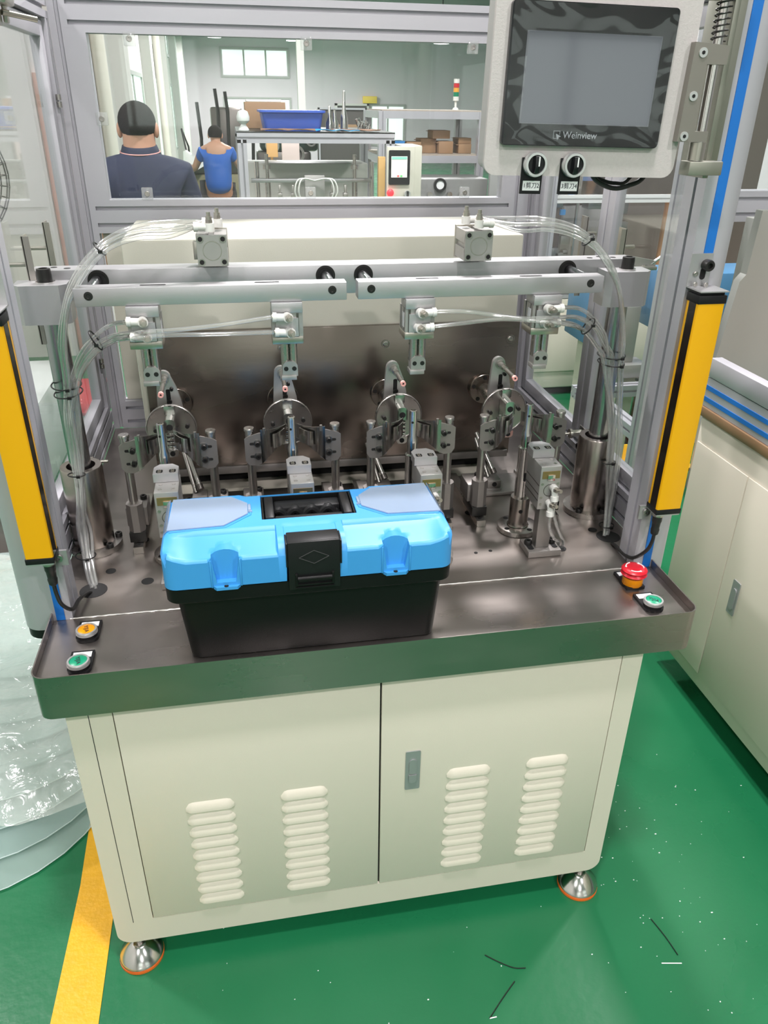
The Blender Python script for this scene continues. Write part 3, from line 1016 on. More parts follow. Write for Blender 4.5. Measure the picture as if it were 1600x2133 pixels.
def clamp_cylinder(x, s, label):
    """twin-rod cylinder hanging under a clamp bar; s = side its hoses leave"""
    t = thing('clamp_cylinder', label, 'pneumatic cylinder', (x, 0.355, 1.155), group='clamp cylinders hanging under the clamp bars')
    MB().box(x - 0.0275, x + 0.0275, 0.332, 0.375, 1.271, 1.289, 0.001).build('top_block', ALUW, t)
    P = slotpoly(x - 0.0275, x + 0.0275, 0.334, 0.385, 0, 2, 0.006, 0.004, 'rl')
    MB().prism(P, 'z', 1.228, 1.271).build('body', ALUC, t)
    MB().prism(slotpoly(x - 0.021 * 1, x + 0.019, 0.330, 0.3345, 0, 0), 'z', 1.229, 1.262).build('port_face', ALUW, t)
    MB().box(x + (-0.022 if s > 0 else 0.016), x + (-0.018 if s > 0 else 0.020), 0.3325, 0.334, 1.229, 1.270).build('sensor_groove', DARKST, t)
    MB().box(x - 0.0285, x + 0.0275, 0.332, 0.386, 1.215, 1.228, 0.0015).build('bottom_plate', NICKEL, t)
    MB().cyl((x - 0.006, 0.352, 1.168), (x - 0.006, 0.352, 1.215), 0.0075, n=16).cyl((x + 0.009, 0.352, 1.168), (x + 0.009, 0.352, 1.215), 0.0075, n=16).box(x - 0.0135, x + 0.010, 0.358, 0.364, 1.168, 1.2149).build('rods', TURNED, t)
    MB().prism(rrect(x - 0.0125, x + 0.0155, 1.152, 1.180, (0.001, 0.001, 0.011, 0.011)), 'y', 0.341, 0.366).build('clamp_head', ALUC, t)
    MB().box(x - 0.015, x + 0.013, 0.338, 0.366, 1.1455, 1.154, 0.001).build('clamp_foot', ALUC, t)
    hs = MB()
    for dx in (-0.006, 0.009):
        hs.cyl((x + dx, 0.3405, 1.1665), (x + dx, 0.3403, 1.1665), 0.0042, n=16)
    hs.build('head_screw', BLKOX, t, split=True)
    for (dx, z) in ((0.0, 1.2655), (0.0035, 1.2385)):
        w, m = MB(), MB()
        flow_fitting(w, m, (x + dx * -s, 0.322, z), (s, 0, 0.06), (0.15, -1, 0.1))
        m.build('needle_screw', NICKEL, w.build('speed_controller', WHITEP, t))
    MB().box(x + s * -0.0277 - 0.0003, x + s * -0.0277 + 0.0003, 0.345, 0.360, 1.235, 1.262).build('rating_label', WHITE, t)
    return t


for (x, s, lab) in ((-0.2685, -1, 'leftmost of the four clamp cylinders hanging under the clamp bars'), (-0.021, -1, 'second clamp cylinder from the left, above the second winding disc'),
                    (0.2215, 1, 'third clamp cylinder from the left, above the third winding disc'), (0.4665, 1, 'rightmost of the four clamp cylinders hanging under the clamp bars')):
    clamp_cylinder(x, s, lab)

# ================================================================== WINDING STATIONS
SX = (-0.265, -0.018, 0.2285, 0.474)
ORD = ('leftmost', 'second from left', 'third from left', 'rightmost')


def station(x, tilt):
    """spindle flange on the face plate, flyer arm with ceramic nozzle, big disc, former"""
    ya, zc = 0.535, 0.985
    t = thing('winding_head', 'x', 'winding head', (x, 0.70, zc), group='winding heads on the dark face plate')
    MB().lathe((x, 0.6998, zc), (0, -1, 0), [(0.036, 0), (0.037, 0.001), (0.037, 0.008), (0.036, 0.009), (0.02, 0.009), (0.02, 0.02), (0.0155, 0.02)], 40).build('spindle_flange', PLATE, t)
    b = MB()
    for a in (20, 92, 164, 236, 308):
        b.cyl((x + 0.029 * math.cos(R(a)), 0.6915, zc + 0.029 * math.sin(R(a))), (x + 0.029 * math.cos(R(a)), 0.6898, zc + 0.029 * math.sin(R(a))), 0.0052, n=14)
    b.build('flange_screw', BLKOX, t, split=True)
    MB().cyl((x, 0.6799, zc), (x, 0.60, zc), 0.0155, n=28).build('spindle', TURNED, t)
    # flyer arm
    P = []
    for k in range(9):
        a = R(180 - 180 * k / 8)
        P.append((x - 0.008 + 0.0145 * math.cos(a), zc + 0.100 + 0.0145 * math.sin(a)))
    P += [(x + 0.0165, zc + 0.075), (x + 0.0235, zc + 0.045), (x + 0.028, zc + 0.005), (x + 0.026, zc - 0.03), (x - 0.026, zc - 0.03), (x - 0.0275, zc + 0.03), (x - 0.0255, zc + 0.065)]
    MB().prism(P, 'y', 0.577, 0.587).build('flyer_arm', mat('flyer_aluminium', (0.62, 0.61, 0.60), 0.34, 0.8), t)
    s = MB().prism(rrect(x - 0.0065, x + 0.0025, zc + 0.028, zc + 0.074, 0.003), 'y', 0.5765, 0.5771)
    s.build('arm_slot', HOLE, t)
    cs = MB()
    shcs(cs, None, (x - 0.001, 0.577, zc + 0.047), (0, -1, 0), 0.0055, 0.006)
    shcs(cs, None, (x + 0.006, 0.577, zc + 0.075), (0, -1, 0), 0.004, 0.008)
    cs.build('arm_screw', BLKOX, t, split=True)
    nx, nz = x - 0.006, zc + 0.098
    n1 = MB().cyl((nx, 0.577, nz), (nx, 0.571, nz), 0.0105, n=24).cyl((nx, 0.571, nz), (nx, 0.553, nz), 0.0075, n=20).cyl((nx, 0.553, nz), (nx, 0.535, nz), 0.0068, n=6).cyl((nx, 0.535, nz), (nx, 0.478, nz), 0.0046, n=16)
    n1.build('nozzle_tube', TURNED, t)
    MB()._ring((nx, 0.478, nz), (0, -1, 0), 0.0022, 0.0056, 0.008, 20).build('ceramic_tip', CERAM, t)
    MB().cyl((nx, 0.4725, nz), (nx, 0.4718, nz), 0.0023, n=12).build('tip_bore', HOLE, t)
    # disc: shallow dish with a bright rim
    MB().lathe((x, 0.556, zc), (0, -1, 0), [(0.0, -0.02), (0.016, -0.02), (0.018, 0.0), (0.050, 0.006), (0.053, 0.012), (0.053, 0.017), (0.0515, 0.018), (0.050, 0.0165), (0.012, 0.0125), (0, 0.0125)], 56).build('disc', TURNED, t)
    # former: link-like bar across the disc
    f = MB()
    f.prism(rrect(x - 0.0115, x + 0.0115, zc + 0.005, zc + 0.034, (0.001, 0.001, 0.008, 0.008)), 'y', 0.500, 0.541)
    f.prism(rrect(x - 0.0115, x + 0.0115, zc - 0.050, zc - 0.034, (0.007, 0.007, 0.001, 0.001)), 'y', 0.500, 0.541)
    f.prism(rrect(x - 0.0105, x + 0.0105, zc - 0.034, zc + 0.005, 0.001), 'y', 0.512, 0.541)
    f.prism(rrect(x - 0.0105, x + 0.0105, zc + 0.034, zc + 0.052, 0.002), 'y', 0.530, 0.541)
    f = f.build('former', POLISH, t)
    k = MB()
    for i in range(4):
        z = zc + 0.0005 - i * 0.0095
        k.box(x - 0.009, x + 0.009, 0.508, 0.5125, z - 0.0065, z, 0.001)
        k.cyl((x - 0.004 + 0.004 * (i % 2), 0.508, z - 0.003), (x - 0.004 + 0.004 * (i % 2), 0.505, z - 0.003), 0.0026, n=10)
    k.build('former_link', POLISH, f)
    h = MB()
    h.cyl((x, 0.4999, zc + 0.017), (x, 0.4993, zc + 0.017), 0.0068, n=20).cyl((x, 0.4999, zc - 0.042), (x, 0.4993, zc - 0.042), 0.0055, n=20)
    for z in (0.0035, -0.0075, -0.017, -0.0265):
        h.box(x - 0.0095, x + 0.0095, 0.5105, 0.5118, zc + z - 0.001, zc + z + 0.001)
    h.build('former_bore', HOLE, f, split=True)
    pin = MB()
    for dx, dz in ((-0.033, -0.002), (0.033, 0.004)):
        pin.cyl((x + dx, 0.542, zc + dz), (x + dx, 0.533, zc + dz), 0.0045, n=12)
    pin.build('disc_screw', BLKOX, t, split=True)
    return t


st = station(SX[0], 0)
st['label'] = 'leftmost winding head: flyer arm, pink-tipped nozzle and polished disc'
for i in (1, 2, 3):
    dup(st, (SX[i] - SX[0], 0, 0), ORD[i] + ' winding head: flyer arm, pink-tipped nozzle and polished disc')


# nozzle pins / wire posts
PX, PY = (-0.2697, -0.0195, 0.2265, 0.4735), 0.385


def pin_column(x, y):
    t = thing('stepped_pin', 'x', 'steel pin', (x, y, ZS), group='stepped pins in front of the discs')
    MB().lathe((x, y, ZS + 0.0003), (0, 0, 1), [(0.044, 0), (0.045, 0.001), (0.045, 0.011), (0.0435, 0.012), (0.025, 0.012), (0.025, 0.009), (0.0215, 0.009)], 44).build('flange', TURNED, t)
    h = MB()
    for a in (30, 120, 210, 300):
        h.cyl((x + 0.035 * math.cos(R(a)), y + 0.035 * math.sin(R(a)), ZS + 0.0123), (x + 0.035 * math.cos(R(a)), y + 0.035 * math.sin(R(a)), ZS + 0.0128), 0.0055, n=16)
    h.build('flange_hole', HOLE, t, split=True)
    MB().lathe((x, y, ZS + 0.009), (0, 0, 1), [(0.0235, 0), (0.0235, 0.004), (0.0212, 0.006), (0.0212, 0.071), (0.0205, 0.073), (0.0145, 0.073)], 36).build('base_barrel', SLEEVE, t)
    MB().lathe((x, y, 0.843), (0, 0, 1), [(0.0142, 0), (0.0142, 0.112), (0.0148, 0.114), (0.0148, 0.117), (0.0105, 0.119), (0.0105, 0.150), (0.0078, 0.158), (0.0078, 0.207), (0.0072, 0.2125), (0.0045, 0.213), (0.0045, 0.209), (0, 0.209)], 32).build('pin', POLISH, t)
    h = MB()
    h.prism(rrect(x - 0.0032, x + 0.0032, 0.885, 0.905, 0.003), 'y', y - 0.0146, y - 0.013)
    h.cyl((x - 0.004, y - 0.0206, 0.815), (x - 0.004, y - 0.0214, 0.815), 0.0045, n=14)
    h.cyl((x - 0.0025, y - 0.0070, 1.032), (x - 0.0025, y - 0.0079, 1.032), 0.0024, n=12)
    h.prism(rrect(x - 0.0015, x + 0.0015, 0.963, 0.975, 0.001), 'y', y - 0.0108, y - 0.009)
    h.build('pin_slot', HOLE, t, split=True)
    return t


pc = pin_column(PX[0], PY)
pc['label'] = 'leftmost stepped steel pin standing before the left disc'
for i in (1, 2, 3):
    dup(pc, (PX[i] - PX[0], 0, 0), ORD[i] + ' stepped steel pin standing on the deck before its disc')


# wire grippers in front
def gripper(x, y):
    t = thing('gripper_cylinder', 'x', 'gripper', (x, y, ZS), group='gripper cylinders on posts at the front of the deck')
    MB().box(x - 0.030, x + 0.042, y - 0.028, y + 0.03, ZS + 0.0003, ZS + 0.015, 0.001).build('foot', DARKST if False else BRKT, t)
    MB().prism(rrect(x - 0.026, x - 0.014, y - 0.018, y + 0.018, 0.004), 'z', ZS + 0.0151, ZS + 0.0157).prism(rrect(x + 0.027, x + 0.038, y - 0.018, y + 0.018, 0.004), 'z', ZS + 0.0151, ZS + 0.0157).build('foot_slot', HOLE, t, split=True)
    f = MB()
    shcs(f, None, (x - 0.020, y + 0.006, ZS + 0.0155), (0, 0, 1), 0.008, 0.009)
    shcs(f, None, (x + 0.0325, y + 0.006, ZS + 0.0155), (0, 0, 1), 0.008, 0.009)
    f.build('foot_screw', BLKOX, t, split=True)
    MB().box(x - 0.010, x + 0.020, y - 0.012, y + 0.012, ZS + 0.0151, 0.878, 0.001).build('post', BRKT, t)
    P = [(y - 0.022, 0.873), (y + 0.050, 0.873), (y + 0.050, 0.968), (y - 0.022, 0.968)]
    bd = MB().box(x - 0.021, x + 0.023, y - 0.022, y + 0.055, 0.873, 0.968, 0.0015).build('body', ALUC, t)
    gv = MB()
    for z in (0.892, 0.906, 0.925):
        gv.box(x - 0.0213, x - 0.0209, y - 0.021, y + 0.054, z, z + 0.0022)
        gv.box(x + 0.0229, x + 0.0233, y - 0.021, y + 0.054, z, z + 0.0022)
    gv.build('body_groove', DARKST, bd, split=True)
    MB().box(x - 0.017, x + 0.0195, y - 0.0232, y - 0.0215, 0.942, 0.958).build('slide', BRASS, bd)
    MB().box(x - 0.006, x + 0.009, y - 0.0255, y - 0.0225, 0.938, 0.951, 0.0005).build('jaw', POLISH, bd)
    sc_ = MB()
    for dx in (-0.011, 0.013):
        for dy in (-0.008, 0.012):
            sc_.cyl((x + dx, y + dy, 0.9680), (x + dx, y + dy, 0.9686), 0.0036, n=14)
    for (dx, z) in ((-0.015, 0.930), (0.0175, 0.930), (-0.015, 0.885), (-0.015, 0.900), (0.0175, 0.912)):
        sc_.cyl((x + dx, y - 0.0219, z), (x + dx, y - 0.0226, z), 0.003, n=12)
    sc_.build('body_screw', TURNED, bd, split=True)
    MB()._ring((x + 0.002, y - 0.0218, 0.9155), (0, -1, 0), 0.0125, 0.0138, 0.0006, 28).build('bore_ring', DARKST, bd)
    # top adapter with two slots
    P = [(x - 0.024, y + 0.022), (x + 0.022, y + 0.022), (x + 0.022, y + 0.055), (x + 0.010, y + 0.068), (x - 0.014, y + 0.068), (x - 0.024, y + 0.055)]
    ad = MB().prism(P, 'z', 0.9685, 0.985).build('adapter_plate', ALUW, t)
    q = MB()
    for dx in (-0.0125, 0.0115):
        q.prism(rrect(x + dx - 0.0062, x + dx + 0.0062, y + 0.028, y + 0.042, 0.004), 'z', 0.985, 0.9854)
    q.build('adapter_slot', HOLE, ad, split=True)
    q = MB()
    for dx in (-0.0125, 0.0115):
        for dy in (0.0315, 0.0385):
            q._ring((x + dx, y + dy, 0.9854), (0, 0, 1), 0.0018, 0.0032, 0.0006, 14)
    q.build('adapter_screw', NICKEL, ad, split=True)
    for (dx, z) in ((0.008, 0.922), (0.003, 0.888)):
        w, m = MB(), MB()
        p = Vector((x + dx, y - 0.029, z))
        w.cyl(p + Vector((0, 0.008, 0)), p + Vector((0, -0.006, 0)), 0.0078, n=16)
        w.cyl(p, p + Vector((0.001, -0.004, -0.016)), 0.0062, n=16)
        w.cyl(p + Vector((0.001, -0.004, -0.015)), p + Vector((0.001, -0.005, -0.025)), 0.0082, n=16)
        m.cyl(p + Vector((0, -0.006, 0)), p + Vector((0.003, -0.012, 0.001)), 0.006, n=6)
        m.cyl(p + Vector((0.003, -0.012, 0.001)), p + Vector((0.006, -0.021, 0.003)), 0.004, n=10)
        m.build('needle_screw', NICKEL, w.build('speed_controller', WHITEP, t))
    tb = MB()
    for (dx, z, ex) in ((0.009, 0.897, 0.055), (0.004, 0.863, 0.045)):
        tb.tube(smooth_path([(x + dx, y - 0.034, z), (x + dx + 0.002, y - 0.036, z - 0.03), (x + (dx + ex) / 2, y - 0.026, (z + ZS) / 2 - 0.01), (x + ex, y - 0.004, ZS + 0.02), (x + ex + 0.001, y + 0.004, ZS - 0.004)], 4), 0.0034, 10)
    tb.build('air_tube', TUBE, t, split=True)
    return t


gr = gripper(-0.262, 0.285)
gr['label'] = 'leftmost gripper cylinder, its two hoses dropping through the deck by the blue toolbox'
for i, x in ((1, -0.012), (2, 0.238), (3, 0.484)):
    dup(gr, (x + 0.262, 0, 0), ORD[i] + ' gripper cylinder on its post before the winding heads')


# wing guides: post in an octagonal foot, slotted bracket and curved wire guide
def wing(x, sg):
    """sg=+1: the guide reaches to +x (left wing of a station)"""
    y = 0.44
    t = thing('wire_guide_stand', 'x', 'wire guide', (x, y, ZS), group='wire guide stands either side of the discs')
    MB().prism(slotpoly(x - 0.010, x + 0.010, ZS + 0.0003, ZS + 0.016, 0, 0), 'y', 0.405, 0.66).build('linear_rail', TURNED, t)
    rh = MB()
    for yy in (0.43, 0.47, 0.51):
        rh.cyl((x, yy - 0.012, ZS + 0.0161), (x, yy - 0.012, ZS + 0.0166), 0.0045, n=14)
    rh.build('rail_hole', HOLE, t, split=True)
    MB().box(x - 0.017, x + 0.017, 0.425, 0.50, ZS + 0.017, ZS + 0.040, 0.001).build('carriage', BLKOX, t)
    P = []
    for k in range(8):
        a = R(22.5 + 45 * k)
        P.append((x + 0.0175 * math.cos(a), y + 0.0175 * math.sin(a)))
    MB().prism(P, 'z', 0.8015, 0.864).build('octagonal_socket', BRKT, t)
    MB().box(x - 0.022, x + 0.022, y + 0.014, y + 0.075, 0.8015, 0.845, 0.002).build('saddle', BRKT, t)
    s_ = MB()
    shcs(s_, None, (x + 0.012, y + 0.055, 0.8455), (0, 0, 1), 0.007, 0.008)
    s_.build('saddle_screw', BLKOX, t)
    MB().lathe((x, y, 0.864), (0, 0, 1), [(0.0088, 0), (0.0088, 0.143), (0.0084, 0.145), (0.0106, 0.146), (0.0106, 0.1505), (0.0098, 0.152), (0, 0.152)], 28).build('post', TURNED, t)
    yb = y - 0.0095
    # bracket plate with chamfered lower corner
    x0, x1 = (x - 0.011, x + 0.030)
    P = [(-0.011, 0.948), (-0.004, 0.938), (0.012, 0.936), (0.032, 0.946), (0.034, 0.990), (0.034, 1.003), (0.020, 1.008), (-0.004, 1.001), (-0.011, 0.996)]
    P = [(x + sg * u, v) for u, v in P]
    br = MB().prism(P, 'y', yb - 0.003, yb).build('bracket', BRKT, t)
    q = MB()
    for z in (0.985, 0.957):
        q.prism(rrect(x + sg * 0.012 - 0.013, x + sg * 0.012 + 0.013, z - 0.0028, z + 0.0028, 0.0026), 'y', yb - 0.0034, yb - 0.003)
    q.build('bracket_slot', HOLE, br, split=True)
    q = MB()
    for z in (0.986, 0.958):
        shcs(q, None, (x + sg * 0.015, yb - 0.0034, z), (0, -1, 0), 0.0058, 0.009)
    q.build('bracket_screw', BLKOX, br, split=True)
    q = MB()
    for z in (0.986, 0.958):
        q._ring((x + sg * 0.015, yb - 0.0034, z), (0, -1, 0), 0.0058, 0.0078, 0.001, 18)
    q.build('bracket_washer', TURNED, br, split=True)

    def F(u, v):
        xx = 0.022 + 0.053 * u
        zt = 1.016 - 0.004 * u if u < 0.12 else 1.0155 - 0.012 * (u - 0.12)
        zb = 0.940 + 0.034 * min(1, u * 1.25) ** 0.8
        yy = yb - 0.004 + 0.052 * (u ** 2.0)
        return (x + sg * xx, yy, zb + (zt - zb) * v)
    MB().sheet(F, 12, 4, 0.0018 * sg).build('curved_guide', WINGM, t)

    def F2(u, v):
        xx = 0.046 + 0.026 * u
        return (x + sg * xx, yb - 0.012 + 0.030 * u - 0.006 * math.sin(math.pi * u) + 0.012, 0.972 + 0.031 * v)
    MB().sheet(F2, 8, 2, 0.0012 * sg).build('inner_guide', POLISH, t)
    MB().cyl((x + sg * 0.030, yb - 0.004, 1.006), (x + sg * 0.030, yb - 0.004, 1.0185), 0.0028, n=12).build('guide_pin', TURNED, t)
    return t


WX = []
names_ = ('leftmost winding head', 'second winding head', 'third winding head', 'rightmost winding head')
wl_ = wing(-0.3485, 1)
wl_['label'] = 'left wire guide stand of the leftmost winding head'
wr_ = wing(-0.180, -1)
wr_['label'] = 'right wire guide stand of the leftmost winding head'
for i in (1, 2, 3):
    dup(wl_, ((-0.3485, -0.103, 0.149, 0.3955)[i] + 0.3485, 0, 0), 'left wire guide stand of the ' + names_[i])
    dup(wr_, ((-0.180, 0.0725, 0.3185, 0.5685)[i] + 0.180, 0, 0), 'right wire guide stand of the ' + names_[i])


# tension levers behind
def lever(x, y):
    t = thing('cutter_lever', 'x', 'lever', (x, y, ZS), group='cutter levers on the deck behind the pins')
    MB().box(x - 0.026, x + 0.026, y - 0.02, y + 0.03, ZS + 0.0003, ZS + 0.014, 0.001).build('base', BRKT, t)
    MB().box(x - 0.008, x + 0.026, y - 0.014, y + 0.026, ZS + 0.0141, ZS + 0.034, 0.002).build('pivot_block', BRKT, t)
    q = MB().cyl((x + 0.009, y - 0.0145, ZS + 0.024), (x + 0.009, y - 0.0152, ZS + 0.024), 0.006, n=16)
    q.build('pivot_bore', HOLE, t)
    q = MB()
    shcs(q, None, (x - 0.017, y + 0.004, ZS + 0.0141), (0, 0, 1), 0.007, 0.009)
    q.build('base_screw', BLKOX, t)
    MB().cyl((x + 0.012, y + 0.004, ZS + 0.046), (x - 0.018, y + 0.075, ZS + 0.125), 0.0055, n=14).cyl((x + 0.0, y + 0.010, ZS + 0.034), (x - 0.022, y + 0.066, ZS + 0.115), 0.005, n=14).build('lever_rod', TURNED, t)
    MB().cyl((x + 0.0125, y + 0.003, ZS + 0.045), (x + 0.009, y + 0.011, ZS + 0.054), 0.0075, n=14).build('rod_end', DARKST, t)
    return t


lv = lever(-0.235, 0.60)
lv['label'] = 'steel lever with pivot block behind the leftmost stepped pin'
dup(lv, (0.432, -0.01, 0), 'steel lever with pivot block behind the third stepped pin')
dup(lv, (0.702, -0.02, 0), 'steel lever with pivot block behind the rightmost stepped pin')
dk = MB().box(0.40, 0.56, 0.55, 0.655, ZS + 0.0003, ZS + 0.0095, 0.002).build('shim_plate', BRKT)
tag(own_origin(dk, (0.48, 0.6, ZS)), 'flat ground steel plate on the deck beneath the rightmost winding head', 'plate')

# ================================================================== LIGHT CURTAINS
def curtain(xa, xb, sg, label):
    """xa..xb body, inner (lens) side towards sg"""
    t = thing('light_curtain', label, 'safety light curtain', ((xa + xb) / 2, 0.157, 0.905), group='yellow safety light curtains on the front posts')
    y0, y1 = 0.14, 0.1775
    xi = xb if sg > 0 else xa
    P = rrect(xa, xb, y0, y1, 0.003, 2)
    MB().prism(P, 'z', 0.920, 1.310).build('housing', YEL, t)
    a, b = (xi, xi + 0.0006) if sg > 0 else (xi - 0.0006, xi)
    MB().box(a, b, y0 + 0.006, y1 - 0.010, 0.920, 1.310).build('lens_strip', mat('black_lens', (0.012, 0.008, 0.006), 0.15), t)
    c = MB().box(xa - 0.001, xb + 0.001, y0 - 0.001, y1 + 0.001, 0.909, 0.920, 0.001)
    c.build('lower_cap', BLACKP, t)
    c = MB().box(xa - 0.001, xb + 0.001, y0 - 0.001, y1 + 0.001, 1.310, 1.324, 0.001).box(xa + 0.002, xb - 0.002, y0 + 0.003, y1 - 0.002, 1.324, 1.329, 0.001)
    c.build('upper_cap', BLACKP, t)
    xm = (xa + xb) / 2
    k = MB().box(xa, xb + 0.002, y0 - 0.002, 0.186, 1.3292, 1.3312).box(xa - 0.002 if sg < 0 else xa + 0.008, xb - 0.012 if sg < 0 else xb + 0.002, 0.183, 0.1856, 1.33, 1.385)
    k.build('upper_bracket', ALUW, t)
    k = MB().box(xa + 0.001, xb - 0.001, y0, 0.186, 0.9062, 0.9088).box(xi - 0.012, xi + 0.012, 0.180, 0.1856, 0.880, 0.909)
    k.build('lower_bracket', ALUW, t)
    q = MB()
    shcs(q, None, (xm - sg * 0.002, 0.183, 1.3665), (0, -1, 0), 0.0095, 0.014)
    q.build('bracket_screw', BLKOX, t)
    q = MB().prism(rrect(xm - 0.006, xm + 0.004, 1.342, 1.362, 0.005), 'y', 0.1822, 0.183)
    q.build('bracket_slot', HOLE, t)
    q = MB()
    for dx, z in ((-0.015, 1.352), (-0.016, 1.336), (0.004, 1.3345)):
        shcs(q, None, (xm + dx, 0.182 if z > 1.34 else 0.176, z), (0, -1, 0), 0.004, 0.003)
    q._ring((xi - sg * 0.002, 0.179, 0.896), (0, -1, 0), 0.003, 0.007, 0.004, 16)
    q.build('small_screw', TURNED, t, split=True)
    # connector below
    cx = xm + sg * 0.008
    q = MB().cyl((cx, 0.160, 0.906), (cx, 0.160, 0.897), 0.011, n=20)
    q.build('socket', NICKEL, t)
    MB().lathe((cx, 0.160, 0.897), (0.0, 0, -1), [(0.0095, 0), (0.0095, 0.012), (0.0085, 0.014), (0.0075, 0.028), (0.0085, 0.030), (0.0075, 0.040), (0.004, 0.044), (0, 0.044)], 16).build('cable_plug', CAB, t)
    return t, cx


_, cxl = curtain(-0.487, -0.4425, 1, 'yellow safety light curtain on the left front post')
_, cxr = curtain(0.6545, 0.704, -1, 'yellow safety light curtain on the right front post')
o = MB().tube(smooth_path([(cxl, 0.160, 0.856), (cxl + 0.001, 0.160, 0.835), (cxl + 0.006, 0.160, 0.812), (cxl + 0.018, 0.175, 0.790), (-0.437, 0.225, 0.778), (-0.428, 0.262, 0.768), (-0.425, 0.28, 0.752)]), 0.0036, 10).build('sensor_cable', CAB)
tag(own_origin(o, (-0.43, 0.2, ZS)), 'black cable looping from the left light curtain into the deck', 'cable', 'light curtain cables')
o = MB().tube(smooth_path([(cxr, 0.160, 0.856), (cxr - 0.001, 0.160, 0.838), (cxr - 0.006, 0.165, 0.815), (cxr - 0.018, 0.185, 0.787), (0.655, 0.225, 0.770), (0.654, 0.27, 0.768), (0.66, 0.30, 0.752)]), 0.0036, 10).build('sensor_cable', CAB)
tag(own_origin(o, (0.66, 0.2, ZS)), 'black cable looping from the right light curtain into the deck', 'cable', 'light curtain cables')

# ================================================================== OPERATOR PANEL
HC = Vector((0.40, 0.10, 1.62))
hp = thing('operator_panel', 'grey operator panel with black touch screen and two knobs hung from the right post', 'control panel', HC)
q = MB().prism(rrect(0.253, 0.545, 1.511, 1.80, 0.017), 'y', 0.099, 0.105)
q.build('panel_plate', HMIP, hp)
MB().prism(rrect(0.259, 0.539, 1.517, 1.79, 0.012), 'y', 0.105, 0.150).build('panel_box', mat('panel_box_paint', (0.42, 0.41, 0.40), 0.5), hp)
sb_ = MB().prism(rrect(0.2730, 0.5090, 1.5505, 1.7215, 0.006), 'y', 0.0915, 0.099)
sb_ = sb_.build('screen_bezel', BEZEL, hp)
MB().box(0.296, 0.4895, 1 * 0.0908, 0.0915, 1.578, 1.688).build('display', SCREEN, sb_)


def F(u, v):
    x = 0.2745 + 0.233 * u
    z = 1.552 + 0.168 * v
    e = min(u, 1 - u, v, 1 - v)
    w = max(0, 1 - e / 0.16)
    rip = 0.0016 * w * (1 + math.sin(11 * u + 2 * math.sin(6 * v)) * math.sin(9 * v + 1.6 * math.sin(5 * u)))
    return (x, 0.0890 - rip, z)


fm_ = MB().sheet(F, 70, 56, 0.0002)
bmesh.ops.delete(fm_.bm, geom=[f for f in fm_.bm.faces if 0.2975 < f.calc_center_median().x < 0.4880 and 1.5795 < f.calc_center_median().z < 1.6865], context='FACES')
fm_.build('protective_film', FILMC, sb_, 80)
BRD = mat('pale_print', (0.42, 0.44, 0.48), 0.5)
text('Weinview', 0.0125, (0.388, 0.0911, 1.5645), (R(90), 0, 0), BRD, sb_, 'brand_lettering')
MB().prism([(0.3485, 1.560), (0.3575, 1.560), (0.3575, 1.5605), (0.349, 1.5605), (0.349, 1.5695), (0.3575, 1.5695), (0.3575, 1.565), (0.358, 1.565), (0.358, 1.570), (0.3485, 1.570)], 'y', 0.0909, 0.0914).prism([(0.352, 1.5665), (0.360, 1.563), (0.3565, 1.5615), (0.355, 1.558)], 'y', 0.0909, 0.0914).build('logo_mark', BRD, sb_)
for (x, tx) in ((0.3265, '1剪刀2'), (0.3845, '3剪刀4')):
    kn = MB()
    tg = MB().prism(rrect(x - 0.0175, x + 0.0145, 1.487, 1.535, 0.0008), 'y', 0.0965, 0.0988).build('legend_plate', BLACKP, hp)
    MB().box(x - 0.0138, x + 0.0118, 0.0958, 0.0965, 1.4915, 1.5045).build('legend_label', WHITE, tg)
    text(tx, 0.0082, (x - 0.001, 0.0957, 1.4980), (R(90), 0, 0), INK, tg, 'legend_lettering')
    k0 = MB().lathe((x, 0.0965, 1.5265), (0, -1, 0), [(0.0165, 0), (0.0165, 0.010), (0.0155, 0.012), (0.0125, 0.012), (0.0125, 0.006)], 36).build('selector_bezel', SATIN, hp)
    MB().lathe((x, 0.0965, 1.5265), (0, -1, 0), [(0.0125, 0), (0.0125, 0.008), (0.0118, 0.009), (0, 0.009)], 30).box(x - 0.0035, x + 0.0035, 0.080, 0.0878, 1.5155, 1.5375, 0.001).build('selector_knob', BEZEL, k0)
    MB().box(x + 0.001, x + 0.0028, 0.0795, 0.0801, 1.5245, 1.5370).build('selector_mark', WHITE, k0)
# droop the panel about the hinge like the photographed one
hp.rotation_euler = (0, R(0.9), 0)
o = MB().tube(smooth_path([(0.425, 0.135, 1.53), (0.433, 0.13, 1.508), (0.453, 0.13, 1.496), (0.473, 0.13, 1.492), (0.492, 0.13, 1.496), (0.512, 0.13, 1.505), (0.53, 0.135, 1.53)]), 0.0035, 10).tube(smooth_path([(0.43, 0.14, 1.53), (0.44, 0.14, 1.509), (0.458, 0.14, 1.501), (0.475, 0.14, 1.4985), (0.492, 0.14, 1.501), (0.515, 0.14, 1.53)]), 0.0028, 10).build('panel_cable', CAB)
tag(own_origin(o, (0.47, 0.13, 1.51)), 'black cable loop hanging under the operator panel', 'cable')
